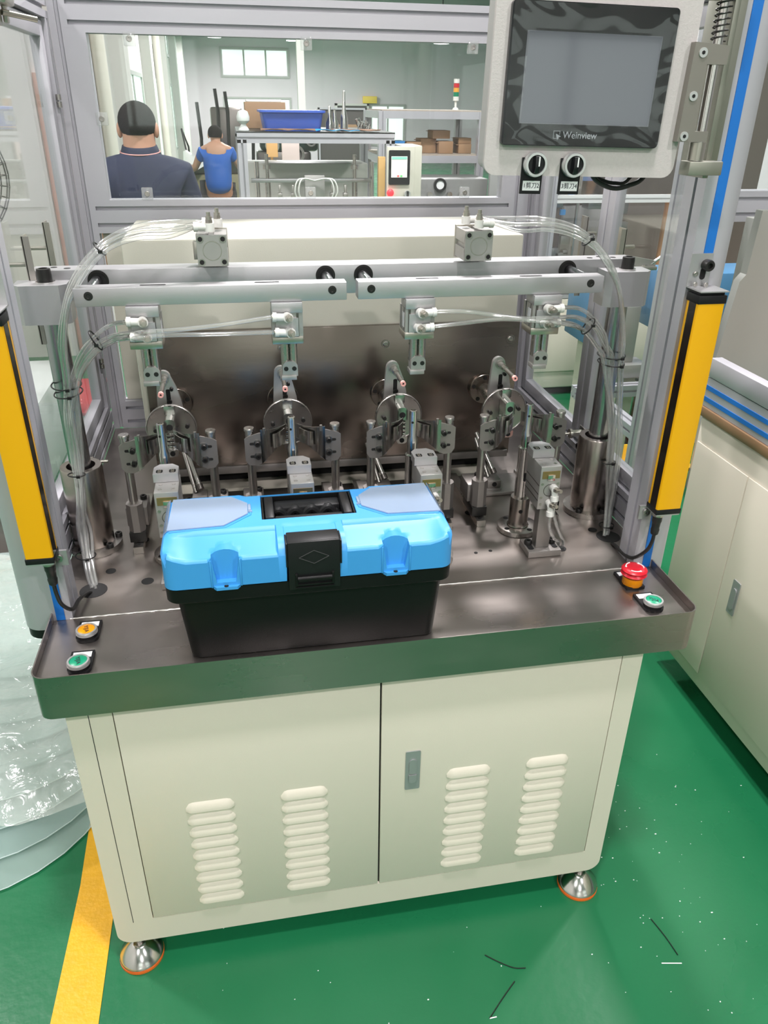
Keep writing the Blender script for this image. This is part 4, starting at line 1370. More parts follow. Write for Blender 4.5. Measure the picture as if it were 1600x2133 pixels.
# hinge arm
hg = thing('panel_swing_bracket', 'grey-brown sprung hinge arm carrying the operator panel on the right post', 'hinge', (0.60, 0.15, 1.5))
HM = mat('hinge_bronze_anodise', (0.30, 0.28, 0.25), 0.42, 0.6)
OLV = mat('olive_anodise', (0.33, 0.33, 0.28), 0.42, 0.6)
HX = 0.5825
P = [(0.5345, 1.558), (0.5605, 1.5575), (0.5810, 1.5580), (0.5810, 1.5715), (0.5600, 1.5715), (0.5600, 1.655), (0.5900, 1.655), (0.5900, 1.6780), (0.5380, 1.6815)]
MB().prism(P, 'y', 0.086, 0.104).build('hinge_plate', HM, hg)
q = MB()
for (x, z) in ((0.5440, 1.565), (0.5475, 1.616), (0.5510, 1.669)):
    q.cyl((x, 0.0862, z), (x, 0.0845, z), 0.0062, n=24)
q.build('plate_screw', SATIN, hg, split=True)
q = MB()
for (x, z) in ((0.5440, 1.565), (0.5475, 1.616), (0.5510, 1.669)):
    q.cyl((x, 0.0846, z), (x, 0.0840, z), 0.0026, n=6)
q.build('screw_socket', HOLE, hg, split=True)
MB().cyl((0.5765, 0.097, 1.53), (0.5765, 0.097, 1.80), 0.0068, n=24).build('hinge_pin', POLISH, hg)
MB().cyl((0.5745, 0.097, 1.533), (0.5745, 0.097, 1.557), 0.0115, n=28).build('collar', NICKEL, hg)
sp = []
for i in range(7 * 16 + 1):
    a = 2 * math.pi * i / 16
    sp.append((0.5770 + 0.0105 * math.cos(a), 0.097 + 0.0105 * math.sin(a), 1.6835 + 0.048 * i / (7 * 16)))
MB().tube(sp, 0.0010, 6).build('spring', BLKOX, hg)
MB().box(0.560, 0.600, 0.085, 0.125, 1.733, 1.80, 0.002).build('upper_lug', OLV, hg)
MB().box(0.5615, 0.615, 0.086, 0.115, 1.513, 1.532, 0.0015).build('lower_lug', OLV, hg)
MB().box(0.603, 0.612, 0.115, 0.187, 1.507, 1.80, 0.001).box(0.604, 0.6535, 0.165, 0.186, 1.507, 1.80, 0.001).build('mount_rail', OLV, hg)
q = MB()
for z in (1.545, 1.635, 1.722):
    q.cyl((0.6028, 0.140, z), (0.6024, 0.140, z), 0.006, n=20)
q.build('rail_hole', HOLE, hg, split=True)

# ================================================================== AIR HOSES
LA = [(-0.17, 0.412, 1.407), (-0.215, 0.39, 1.405), (-0.262, 0.38, 1.405), (-0.305, 0.37, 1.393), (-0.342, 0.36, 1.368), (-0.375, 0.355, 1.331), (-0.395, 0.355, 1.287), (-0.42, 0.386, 1.212), (-0.431, 0.414, 1.132), (-0.437, 0.414, 1.057), (-0.443, 0.414, 0.977), (-0.448, 0.393, 0.903), (-0.45, 0.383, 0.833), (-0.44, 0.335, 0.782), (-0.426, 0.285, 0.75)]
LF = [(-0.158, 0.452, 1.41), (-0.2, 0.44, 1.412), (-0.262, 0.4, 1.412), (-0.307, 0.378, 1.397), (-0.344, 0.368, 1.372), (-0.377, 0.363, 1.335), (-0.397, 0.362, 1.291), (-0.422, 0.392, 1.217), (-0.431, 0.414, 1.139), (-0.438, 0.414, 1.064), (-0.444, 0.414, 0.985), (-0.448, 0.394, 0.911), (-0.451, 0.384, 0.841), (-0.45, 0.375, 0.768), (-0.426, 0.285, 0.759)]
LB = [(-0.298, 0.322, 1.266), (-0.326, 0.37, 1.251), (-0.354, 0.377, 1.234), (-0.387, 0.396, 1.2), (-0.414, 0.415, 1.154), (-0.425, 0.414, 1.122), (-0.433, 0.414, 1.056), (-0.439, 0.414, 0.976), (-0.442, 0.393, 0.903), (-0.447, 0.383, 0.833), (-0.437, 0.335, 0.782), (-0.424, 0.285, 0.75)]
LE = [(-0.294, 0.322, 1.24), (-0.329, 0.381, 1.222), (-0.359, 0.389, 1.204), (-0.391, 0.408, 1.169), (-0.41, 0.414, 1.132), (-0.431, 0.414, 1.055), (-0.437, 0.414, 0.975), (-0.44, 0.393, 0.901), (-0.445, 0.383, 0.831), (-0.435, 0.335, 0.78), (-0.422, 0.285, 0.748)]
LC = [(-0.05, 0.322, 1.267), (-0.104, 0.315, 1.261), (-0.163, 0.312, 1.256), (-0.228, 0.31, 1.253), (-0.278, 0.312, 1.25), (-0.332, 0.378, 1.228), (-0.369, 0.391, 1.204), (-0.404, 0.415, 1.158), (-0.417, 0.414, 1.122), (-0.428, 0.414, 1.056), (-0.434, 0.414, 0.976), (-0.439, 0.393, 0.903), (-0.443, 0.383, 0.833), (-0.433, 0.335, 0.782), (-0.42, 0.285, 0.75)]
LD = [(-0.047, 0.322, 1.24), (-0.106, 0.315, 1.242), (-0.172, 0.31, 1.244), (-0.229, 0.306, 1.245), (-0.283, 0.31, 1.241), (-0.329, 0.381, 1.219), (-0.366, 0.392, 1.196), (-0.401, 0.414, 1.151), (-0.414, 0.414, 1.114), (-0.425, 0.414, 1.047), (-0.431, 0.414, 0.967), (-0.436, 0.392, 0.894), (-0.44, 0.382, 0.824), (-0.43, 0.335, 0.772), (-0.417, 0.285, 0.74)]
RA = [(0.372, 0.412, 1.408), (0.415, 0.39, 1.407), (0.467, 0.38, 1.409), (0.516, 0.37, 1.4), (0.558, 0.36, 1.375), (0.597, 0.355, 1.33), (0.625, 0.361, 1.275), (0.664, 0.396, 1.188), (0.684, 0.414, 1.122), (0.695, 0.414, 1.035), (0.696, 0.402, 0.951), (0.692, 0.387, 0.864), (0.688, 0.375, 0.787), (0.661, 0.32, 0.753)]
RF = [(0.356, 0.452, 1.411), (0.41, 0.42, 1.414), (0.467, 0.39, 1.416), (0.518, 0.378, 1.404), (0.56, 0.368, 1.379), (0.599, 0.363, 1.334), (0.626, 0.367, 1.279), (0.665, 0.402, 1.193), (0.682, 0.414, 1.129), (0.693, 0.414, 1.042), (0.694, 0.402, 0.959), (0.69, 0.388, 0.872), (0.686, 0.376, 0.795), (0.659, 0.32, 0.762)]
RB = [(0.25, 0.322, 1.268), (0.297, 0.318, 1.268), (0.353, 0.315, 1.26), (0.419, 0.312, 1.252), (0.478, 0.312, 1.252), (0.549, 0.374, 1.236), (0.596, 0.386, 1.212), (0.633, 0.407, 1.172), (0.652, 0.414, 1.138), (0.664, 0.414, 1.08), (0.682, 0.414, 0.993), (0.684, 0.394, 0.909), (0.685, 0.38, 0.82), (0.662, 0.32, 0.753)]
RD = [(0.496, 0.322, 1.268), (0.545, 0.367, 1.254), (0.58, 0.376, 1.235), (0.619, 0.395, 1.196), (0.646, 0.414, 1.147), (0.665, 0.414, 1.078), (0.683, 0.414, 0.99), (0.685, 0.394, 0.906), (0.686, 0.38, 0.817), (0.663, 0.32, 0.749)]
RC = [(0.248, 0.322, 1.241), (0.299, 0.318, 1.246), (0.372, 0.312, 1.252), (0.439, 0.308, 1.248), (0.499, 0.318, 1.238), (0.571, 0.388, 1.204), (0.607, 0.404, 1.172), (0.643, 0.414, 1.139), (0.656, 0.414, 1.081), (0.673, 0.414, 0.994), (0.675, 0.394, 0.91), (0.676, 0.38, 0.823), (0.654, 0.32, 0.756)]
RE = [(0.492, 0.322, 1.241), (0.546, 0.381, 1.22), (0.582, 0.391, 1.198), (0.618, 0.409, 1.159), (0.635, 0.414, 1.132), (0.656, 0.414, 1.079), (0.674, 0.414, 0.991), (0.676, 0.394, 0.907), (0.677, 0.38, 0.819), (0.655, 0.32, 0.751)]
for nm, paths, lab, base in (('left', (LA, LF, LB, LE, LC, LD), 'bundle of clear air hoses running down the left column', (-0.43, 0.3, ZS)),
                             ('right', (RA, RF, RB, RD, RC, RE), 'bundle of clear air hoses running down the right column', (0.66, 0.32, ZS))):
    t = thing('air_hose_bundle', lab, 'hoses', base, group='clear air hose bundles')
    rn = random.Random(5)
    for i, p in enumerate(paths):
        n = len(p)
        q = []
        for j, a in enumerate(p):
            w = 0 if j == 0 or j > n - 2 else 1
            spread = 0.006 if 2 < n - j < 7 else 0.002
            q.append((a[0] + w * rn.uniform(-spread, spread), a[1] + w * rn.uniform(-0.003, 0.003), a[2]))
        MB().tube(smooth_path(q, 6), 0.0042 if i < 2 else 0.0040, 12, caps=False).build('air_hose', TUBE, t, 60)
        if i < 4:
            q2 = [(a[0] + (0.008 if nm == 'left' else -0.008) * min(1, max(0, (j - 4) / 4)), a[1] + 0.005 * (i % 2) - 0.002, a[2]) for j, a in enumerate(q)]
            if i < 2:
                q2 = [(a[0], a[1] - 0.006, a[2] - 0.010 * (1 if j < 6 else 0)) if j else a for j, a in enumerate(q2)]
                MB().tube(smooth_path(q2, 6), 0.0036, 12, caps=False).build('air_hose', TUBE, t, 60)
            else:
                MB().tube(smooth_path(q2[5:], 6), 0.0036, 12, caps=False).build('air_hose', TUBE, t, 60)


def cable_tie(c, r1, r2, tilt, label, rz=0.0):
    """elliptic loop round a bundle at c; r1 across, r2 deep; tilt about Y"""
    t = MB()
    pts = []
    mm = Matrix.Rotation(tilt, 4, 'Y')
    for i in range(28):
        a = 2 * math.pi * i / 28
        pts.append(Vector(c) + mm @ Vector((r1 * math.cos(a), r2 * math.sin(a), 0)))
    t.tube(pts, 0.0014, 6, closed=True)
    hd = Vector(c) + mm @ Vector((0.3 * r1, -r2, 0))
    t.box(hd.x - 0.0035, hd.x + 0.0035, hd.y - 0.003, hd.y + 0.002, hd.z - 0.0025, hd.z + 0.0025)
    o = own_origin(t.build('cable_tie', TIE), c)
    return tag(o, label, 'cable tie', 'cable ties round the air hoses')


cable_tie((-0.328, 0.367, 1.380), 0.013, 0.013, R(50), 'black cable tie high on the arc of the left hoses, below the left cylinder')
cable_tie((-0.361, 0.382, 1.221), 0.019, 0.016, R(62), 'black cable tie on the left hoses where the lower branch bends down')
cable_tie((-0.437, 0.438, 1.124), 0.0265, 0.036, R(3), 'upper of two black cable ties binding the left hoses to the column')
cable_tie((-0.436, 0.438, 1.108), 0.0255, 0.035, R(-3), 'lower of two black cable ties binding the left hoses to the column')
cable_tie((-0.441, 0.401, 0.953), 0.016, 0.011, R(2), 'black cable tie in front of the left sleeve rim')
cable_tie((-0.443, 0.358, 0.795), 0.019, 0.018, R(4), 'lowest black cable tie on the left hoses near the deck')
cable_tie((0.545, 0.365, 1.382), 0.013, 0.013, R(-48), 'black cable tie high on the arc of the right hoses')
cable_tie((0.575, 0.378, 1.216), 0.018, 0.015, R(-55), 'black cable tie on the right hoses where the lower branch bends down')
cable_tie((0.6625, 0.434, 1.139), 0.0265, 0.036, R(-3), 'upper of two black cable ties binding the right hoses to the column')
cable_tie((0.6645, 0.434, 1.122), 0.0255, 0.035, R(0), 'lower of two black cable ties binding the right hoses to the column')
cable_tie((0.676, 0.395, 0.906), 0.016, 0.011, R(0), 'black cable tie in front of the right sleeve')
cable_tie((0.668, 0.345, 0.775), 0.016, 0.014, R(0), 'lowest black cable tie on the right hoses near the deck')


# ================================================================== PUSH BUTTONS
def button(x, y, col, rz, label, nm='push_button'):
    t = thing(nm, label, 'push button', (x, y, ZS), group='illuminated push buttons on the tray')
    rot = Matrix.Translation((x, y, 0))
    pl_ = MB().prism(rrect(-0.0190, 0.0195, -0.017, 0.0430, (0.014, 0.014, 0.001, 0.001)), 'z', ZS + 0.0004, ZS + 0.0060)
    bmesh.ops.transform(pl_.bm, matrix=rot, verts=pl_.bm.verts)
    pl_ = pl_.build('legend_plate', BLACKP, t)
    lb = MB().box(-0.0150, 0.0155, 0.0240, 0.0385, ZS + 0.0061, ZS + 0.0066)
    bmesh.ops.transform(lb.bm, matrix=rot, verts=lb.bm.verts)
    lb.build('legend_label', WHITE, pl_)
    MB().lathe((x, y, ZS + 0.0004), (0, 0, 1), [(0.0172, 0), (0.0172, 0.009), (0.0160, 0.012)], 36).build('button_base', BLACKP, t)
    MB().lathe((x, y, ZS + 0.0115), (0, 0, 1), [(0.0160, 0), (0.0186, 0.001), (0.0186, 0.006), (0.0176, 0.0080), (0.0146, 0.0080), (0.0144, 0.004)], 40).build('button_bezel', SATIN, t)
    cp = MB().lathe((x, y, ZS + 0.013), (0, 0, 1), [(0.0144, 0), (0.0144, 0.0050), (0.0130, 0.0058), (0, 0.0062)], 36).build('button_cap', col, t)
    text('YIJIA', 0.0098, (x, y, ZS + 0.0194), (0, 0, rz - R(90)), INK, cp, 'cap_lettering', 0.0002)
    return t


button(-0.4095, 0.1245, ORANGE, R(14), 'round amber push button with a silver ring at the left end of the tray')
button(-0.4095, 0.0365, GREENB, R(14), 'round green push button in the left front corner of the tray')
button(0.6260, 0.0470, GREENB, R(46), 'round green push button at the right end of the tray')
es = thing('emergency_stop', 'red mushroom emergency stop button with an orange collar on the tray', 'emergency stop', (0.624, 0.128, ZS))
q = MB().prism(rrect(-0.0190, 0.0190, -0.018, 0.0430, 0.001), 'z', ZS + 0.0004, ZS + 0.0060)
bmesh.ops.transform(q.bm, matrix=Matrix.Translation((0.624, 0.128, 0)), verts=q.bm.verts)
q.build('legend_plate', BLACKP, es)
q = MB().box(0.6090, 0.6390, 0.1530, 0.1665, ZS + 0.0061, ZS + 0.0066)
q.build('legend_label', WHITE, es)
MB().cyl((0.624, 0.128, ZS + 0.0004), (0.624, 0.128, ZS + 0.004), 0.0205, n=36).build('gasket', BLACKP, es)
MB().lathe((0.624, 0.128, ZS + 0.004), (0, 0, 1), [(0.0190, 0), (0.0200, 0.002), (0.0200, 0.019), (0.016, 0.019)], 36).build('collar', mat('orange_collar', (1.0, 0.33, 0.0), 0.35), es)
mh = MB().lathe((0.624, 0.128, ZS + 0.0225), (0, 0, 1), [(0.018, 0), (0.022, 0.001), (0.0255, 0.006), (0.0215, 0.010), (0.0250, 0.0145), (0.022, 0.0175), (0.014, 0.019), (0, 0.0185)], 48).build('mushroom_head', RED, es, 50)
q = MB()
for k in range(3):
    a0 = R(100 + 120 * k)
    pts = [(0.624 + 0.0172 * math.cos(a0 + R(72) * j / 8), 0.128 + 0.0172 * math.sin(a0 + R(72) * j / 8), ZS + 0.0417) for j in range(9)]
    q.tube(pts, [0.0011] * 7 + [0.0022, 0.0004], 6)
q.build('turn_arrow', WHITE, mh, split=True)

# ================================================================== TOOLBOX
tb = thing('toolbox', 'sky blue and black plastic toolbox standing on the steel tray', 'toolbox', (-0.018, 0.10, ZS + 0.0005))


def rr3(x0, x1, y0, y1, z, r, k=5):
    return [(x, y, z) for x, y in rrect(x0, x1, y0, y1, r, k)]


zb = ZS + 0.0006
q = MB().loft([rr3(-0.2265, 0.1965, 0.034, 0.178, zb, 0.018), rr3(-0.2275, 0.1975, 0.032, 0.180, zb + 0.004, 0.02), rr3(-0.2390, 0.2055, 0.020, 0.190, 0.893, 0.02)])
q.build('base_box', BLACKG, tb)
q = MB().loft([rr3(-0.2510, 0.2130, 0.0100, 0.1990, 0.8905, 0.022), rr3(-0.2525, 0.2160, 0.0080, 0.2010, 0.893, 0.022), rr3(-0.2530, 0.2165, 0.0080, 0.2010, 0.9165, 0.022)])
rim = q.build('base_rim', BLACKG, tb)
# lid as a moulded height field with straight skirt
HXs = sorted(set([round(v, 5) for v in
    [-0.2535, -0.2525, -0.250, -0.246, -0.240, -0.234, -0.226, -0.215, -0.200, -0.182, -0.1765, -0.1700, -0.1690, -0.163, -0.155, -0.147, -0.1410, -0.1400, -0.1335, -0.128, -0.115, -0.100, -0.0925, -0.0915, -0.088, -0.0725, -0.0710,
     -0.064, -0.0600, -0.0590, -0.04, -0.02, 0, 0.015, 0.0255, 0.0265, 0.032, 0.0375, 0.0390, 0.05, 0.0665, 0.0675, 0.08, 0.090, 0.0975, 0.1040, 0.1050, 0.112, 0.119, 0.126, 0.1330, 0.1340, 0.1405, 0.148, 0.160, 0.175, 0.190, 0.198, 0.204, 0.210, 0.2135, 0.216, 0.217]]))
HYs = [0.0072, 0.0078, 0.010, 0.0125, 0.015, 0.018, 0.0215, 0.0220, 0.03, 0.038, 0.039, 0.046, 0.054, 0.062, 0.068, 0.071, 0.076, 0.085, 0.0975, 0.0985, 0.11, 0.13, 0.15, 0.17, 0.187, 0.188, 0.192, 0.196, 0.199, 0.201, 0.202]
ZP = 0.9855


def lid_h(x, y):
    # plateau with eased outer edge
    ex = min(x + 0.2535, 0.217 - x)
    ey = min(y - 0.0072, 0.202 - y)
    z = ZP
    front = y < 0.0735
    inl = -0.250 < x < -0.0715
    inr = 0.0380 < x < 0.2135
    if front:
        fz = 0.9685 + 0.010 * max(0, min(1, (y - 0.0072) / 0.06))
        if inl or inr:
            side = min(1, max(0, ((x + 0.246) / 0.030) if inl else ((0.2095 - x) / 0.030)))
            back = min(1, max(0, (0.0735 - y) / 0.006))
            z = ZP - (ZP - fz) * max(0.0, min(side * 1.0 + 0.35 * (1 - side), 1)) * back
            z = min(z, ZP - 0.002 * back)
        else:
            z = ZP - 0.016 * max(0, 1 - (y - 0.0072) / 0.03) ** 2
            if not (-0.0595 > x or x > 0.0260):
                z = 0.958 if y < 0.0385 else ZP - 0.001
    # front lip rounding
    if y < 0.0130:
        z -= 0.004 * (1 - (y - 0.0072) / 0.0058) ** 2
    if ex < 0.012:
        z -= 0.010 * (1 - ex / 0.012) ** 2
    if 0.202 - y < 0.008:
        z -= 0.008 * (1 - (0.202 - y) / 0.008) ** 2
    # handle well
    if -0.0920 < x < 0.0670 and 0.0980 < y < 0.1875:
        z = 0.950
    # notch lowered rear edge behind the handle
    if y > 0.190 and -0.125 < x < 0.100:
        z -= 0.004
    # screw boss scallops
    for bx in (-0.155, 0.119):
        if abs(x - bx) < 0.0215 and y < 0.046:
            d = ((x - bx) / 0.0215) ** 2 + max(0, (y - 0.010) / 0.036) ** 2
            if d < 1:
                z = max(z, 0.9715 + 0.0075 * (1 - abs((x - bx) / 0.0215) ** 2) * (1 if y > 0.012 else 0.9))
            if abs(x - bx) < 0.0168 and y < 0.0215:
                z = 0.926
    return z


q = MB()
bmq = q.bm
V = [[bmq.verts.new((x, y, lid_h(x, y))) for y in HYs] for x in HXs]


def corner_in(x, y, r=0.022):
    """pull grid corners onto the rounded outline"""
    for cx, sx in ((-0.2535 + r, -1), (0.217 - r, 1)):
        for cy, sy in ((0.0072 + r, -1), (0.202 - r, 1)):
            if (x - cx) * sx > 0 and (y - cy) * sy > 0:
                dx, dy = (x - cx) / r, (y - cy) / r
                m = max(abs(dx), abs(dy))
                n = math.hypot(dx, dy)
                if n > 1e-9:
                    k = m / n
                    return cx + dx * r * k, cy + dy * r * k
    return x, y


for i, x in enumerate(HXs):
    for j, y in enumerate(HYs):
        a, b = corner_in(x, y)
        V[i][j].co.x, V[i][j].co.y = a, b
for i in range(len(HXs) - 1):
    for j in range(len(HYs) - 1):
        bmq.faces.new((V[i][j], V[i + 1][j], V[i + 1][j + 1], V[i][j + 1]))
bnd = [V[i][0] for i in range(len(HXs))] + [V[-1][j] for j in range(1, len(HYs))] + [V[i][-1] for i in range(len(HXs) - 2, -1, -1)] + [V[0][j] for j in range(len(HYs) - 2, 0, -1)]
low = []
for v in bnd:
    z = 0.9185
    if v.co.y < 0.02 and -0.0595 < v.co.x < 0.026:
        z = 0.945
    low.append(bmq.verts.new((v.co.x, v.co.y, z)))
n = len(bnd)
for i in range(n):
    bmq.faces.new((bnd[i], bnd[(i + 1) % n], low[(i + 1) % n], low[i]))
lid = q.build('lid', BLUEP, tb, 28)
# screw-hole flanges at the foot of the scallops
for bx in (-0.155, 0.119):
    q = MB().prism([(bx - 0.0215, 0.0085), (bx - 0.0165, 0.0015), (bx + 0.0165, 0.0015), (bx + 0.0215, 0.0085)], 'z', 0.9150, 0.9205)
    q.box(bx - 0.0245, bx - 0.0215, 0.0055, 0.0085, 0.918, 0.968, 0.001).box(bx + 0.0215, bx + 0.0245, 0.0055, 0.0085, 0.918, 0.968, 0.001)
    fl = q.build('boss_flange', BLUEP, lid)
    MB().cyl((bx - 0.001, 0.0048, 0.9205), (bx - 0.001, 0.0048, 0.9209), 0.0036, n=16).build('boss_hole', HOLE, lid)
# milky organiser lids
for m_, nm in ((1, ''), (-1, '')):
    cx = -0.018
    P = [(-0.2455, 0.080), (-0.155, 0.084), (-0.115, 0.120), (-0.115, 0.158), (-0.142, 0.186), (-0.2415, 0.190)]
    P = [(x if m_ > 0 else 2 * cx - x, y) for x, y in P]
    ol = MB().prism(P, 'z', ZP + 0.0006, ZP + 0.0026)
    xe = -0.2455 if m_ > 0 else 2 * cx + 0.2455
    pts = []
    ol.prism([(xe, ZP + 0.0026), (xe - m_ * 0.0065, ZP - 0.0045), (xe - m_ * 0.0105, ZP - 0.020), (xe - m_ * 0.009, ZP - 0.020), (xe - m_ * 0.005, ZP - 0.0045), (xe + m_ * 0.0005, ZP + 0.0006)], 'y', 0.080, 0.190)
    ol = ol.build('organiser_lid', LIDC, tb)
    xc = -0.1145 if m_ > 0 else 2 * cx + 0.1145
    MB().box(min(xc, xc + m_ * 0.005), max(xc, xc + m_ * 0.005), 0.130, 0.152, ZP + 0.0002, ZP + 0.004, 0.001).box(min(xc, xc + m_ * 0.007), max(xc, xc + m_ * 0.007), 0.126, 0.129, ZP + 0.0002, ZP + 0.003).build('lid_catch', LIDC, ol)
    q = MB()
    F_ = [(x if m_ > 0 else 2 * cx - x, y) for x, y in [(-0.2415, 0.0765), (-0.152, 0.0800), (-0.1105, 0.118), (-0.1105, 0.125)]]
    q.tube([(x, y, ZP + 0.0002) for x, y in F_], 0.0016, 6)
    q.build('lid_seat', BLUEP, lid)
# handle in its well
hw = MB().box(-0.0912, 0.0662, 0.0988, 0.1868, 0.9502, 0.9525).box(-0.0912, -0.0885, 0.0988, 0.1868, 0.9525, 0.983).box(0.0635, 0.0662, 0.0988, 0.1868, 0.9525, 0.983).box(-0.0885, 0.0635, 0.184, 0.1868, 0.9525, 0.983)
hw.build('handle_well', BLACKG, tb)
q = MB().box(-0.0870, -0.0705, 0.102, 0.182, 0.962, 0.9865, 0.004).box(0.0455, 0.0620, 0.102, 0.182, 0.962, 0.9865, 0.004)
q.box(-0.0705, 0.0455, 0.103, 0.118, 0.958, 0.9805, 0.003).box(-0.0705, 0.0455, 0.150, 0.180, 0.956, 0.978, 0.004)
q.tube([(x, 0.152, 0.968 + 0.005 * math.sin((x + 0.07) / 0.115 * math.pi * 8)) for x in [-0.068 + 0.112 * i / 40 for i in range(41)]], 0.0075, 10)
q.build('carry_handle', BLACKP, tb)
# latch
lt = thing_p = None
P = [(0.0065, 0.948), (0.0045, 0.9935), (0.008, 0.9955), (0.060, 0.9900), (0.060, 0.9875), (0.0105, 0.9915), (0.0095, 0.948)]
q = MB()
q.box(-0.0570, 0.0265, 0.0035, 0.0085, 0.9020, 0.9905, 0.0015).box(-0.0570, 0.0265, 0.006, 0.0400, 0.984, 0.9905, 0.0018)
q.box(-0.0600, -0.0572, 0.0045, 0.038, 0.945, 0.988, 0.0008).box(0.0267, 0.0295, 0.0045, 0.038, 0.945, 0.988, 0.0008)
lat = q.build('latch', BLACKP, tb)
D = [(-0.0395, 0.962), (-0.0155, 0.974), (0.0085, 0.962), (-0.0155, 0.950)]
q = MB()
for i in range(4):
    a, b = D[i], D[(i + 1) % 4]
    q.tube([(a[0], 0.0032, a[1]), (b[0], 0.0032, b[1])], 0.0007, 6)
q.build('latch_diamond', mat('grey_black_plastic', (0.035, 0.035, 0.036), 0.4), lat, split=True)
q = MB().box(-0.0470, -0.0425, 0.0005, 0.006, 0.912, 0.933, 0.001).box(0.0120, 0.0165, 0.0005, 0.006, 0.912, 0.933, 0.001).cyl((-0.043, 0.0015, 0.924), (0.0125, 0.0015, 0.924), 0.0042, n=14)
q.box(-0.0470, 0.0165, 0.0008, 0.0045, 0.910, 0.914, 0.001).box(-0.0465, 0.0160, 0.0012, 0.0045, 0.9040, 0.908, 0.001)
q.build('latch_grip', BLACKG, lat)

# ================================================================== PEOPLE
def skin_body(name, nodes, edges, m, parent, sub=2, extra=None):
    me = bpy.data.meshes.new(name)
    me.from_pydata([Vector(p) - ORG.get(parent, Vector((0, 0, 0))) for p, r in nodes], edges, [])
    ob = bpy.data.objects.new('temp', me)
    COL.objects.link(ob)
    sk = ob.modifiers.new('s', 'SKIN')
    for i, (p, r) in enumerate(nodes):
        v = me.skin_vertices[0].data[i]
        v.radius = r if isinstance(r, tuple) else (r, r)
        v.use_root = (i == 0)
    sk.use_smooth_shade = True
    sb = ob.modifiers.new('b', 'SUBSURF')
    sb.levels = sb.render_levels = sub
    dg = bpy.context.evaluated_depsgraph_get()
    out = bpy.data.meshes.new_from_object(ob.evaluated_get(dg))
    bpy.data.objects.remove(ob)
    if extra:
        bm = bmesh.new()
        bm.from_mesh(out)
        o3 = ORG.get(parent, Vector((0, 0, 0)))
        for (c, r, sc) in extra:
            bmesh.ops.create_uvsphere(bm, u_segments=16, v_segments=10, radius=1, matrix=Matrix.Translation(Vector(c) - o3) @ Matrix.Diagonal((r * sc[0], r * sc[1], r * sc[2], 1)))
        bm.to_mesh(out)
        bm.free()
    out.materials.clear()
    out.materials.append(m)
    out.shade_smooth()
    o = bpy.data.objects.new(name, out)
    COL.objects.link(o)
    o.parent = parent
    ORG[o] = ORG.get(parent, Vector((0, 0, 0)))
    return o


SKIN = mat('skin', (0.50, 0.27, 0.18), 0.55)
HAIR = mat('black_hair', (0.012, 0.010, 0.009), 0.9, bump=0.8, bscale=160, spec=0.1)
NAVY = mat('navy_polo', (0.008, 0.013, 0.040), 0.8, bump=0.3, bscale=40)
ROYAL = mat('royal_blue_shirt', (0.02, 0.11, 0.45), 0.8, bump=0.3, bscale=40)
TROUS = mat('dark_trousers', (0.03, 0.03, 0.035), 0.85)
SHOE = mat('dark_shoe', (0.02, 0.02, 0.02), 0.5)


def hand(nodes, edges, wrist, d, side, palm_i):
    """five separate fingers from the wrist, hanging along d"""
    d = Vector(d).normalized()
    w = Vector(wrist)
    acr = Vector((0, 1, 0)) if abs(d.y) < 0.7 else Vector((1, 0, 0))
    pal = w + d * 0.055
    nodes.append((pal, (0.030, 0.016)))
    pi = len(nodes) - 1
    edges.append((palm_i, pi))
    for k, L in enumerate((0.070, 0.078, 0.073, 0.058)):
        off = acr * (0.030 - 0.020 * k)
        a = w + d * 0.090 + off
        b = a + d * L * 0.5 + Vector((-0.006 * side, 0, 0))
        c = a + d * L + Vector((-0.016 * side, 0, 0))
        for p, r, pr in ((a, 0.0095, pi), (b, 0.0085, None), (c, 0.007, None)):
            nodes.append((p, r))
            edges.append((pr if pr is not None else len(nodes) - 2, len(nodes) - 1))
    a = w + d * 0.035 + acr * 0.034
    b = a + d * 0.030 + acr * 0.014
    nodes.append((a, 0.011))
    edges.append((pi, len(nodes) - 1))
    nodes.append((b, 0.0085))
    edges.append((len(nodes) - 2, len(nodes) - 1))


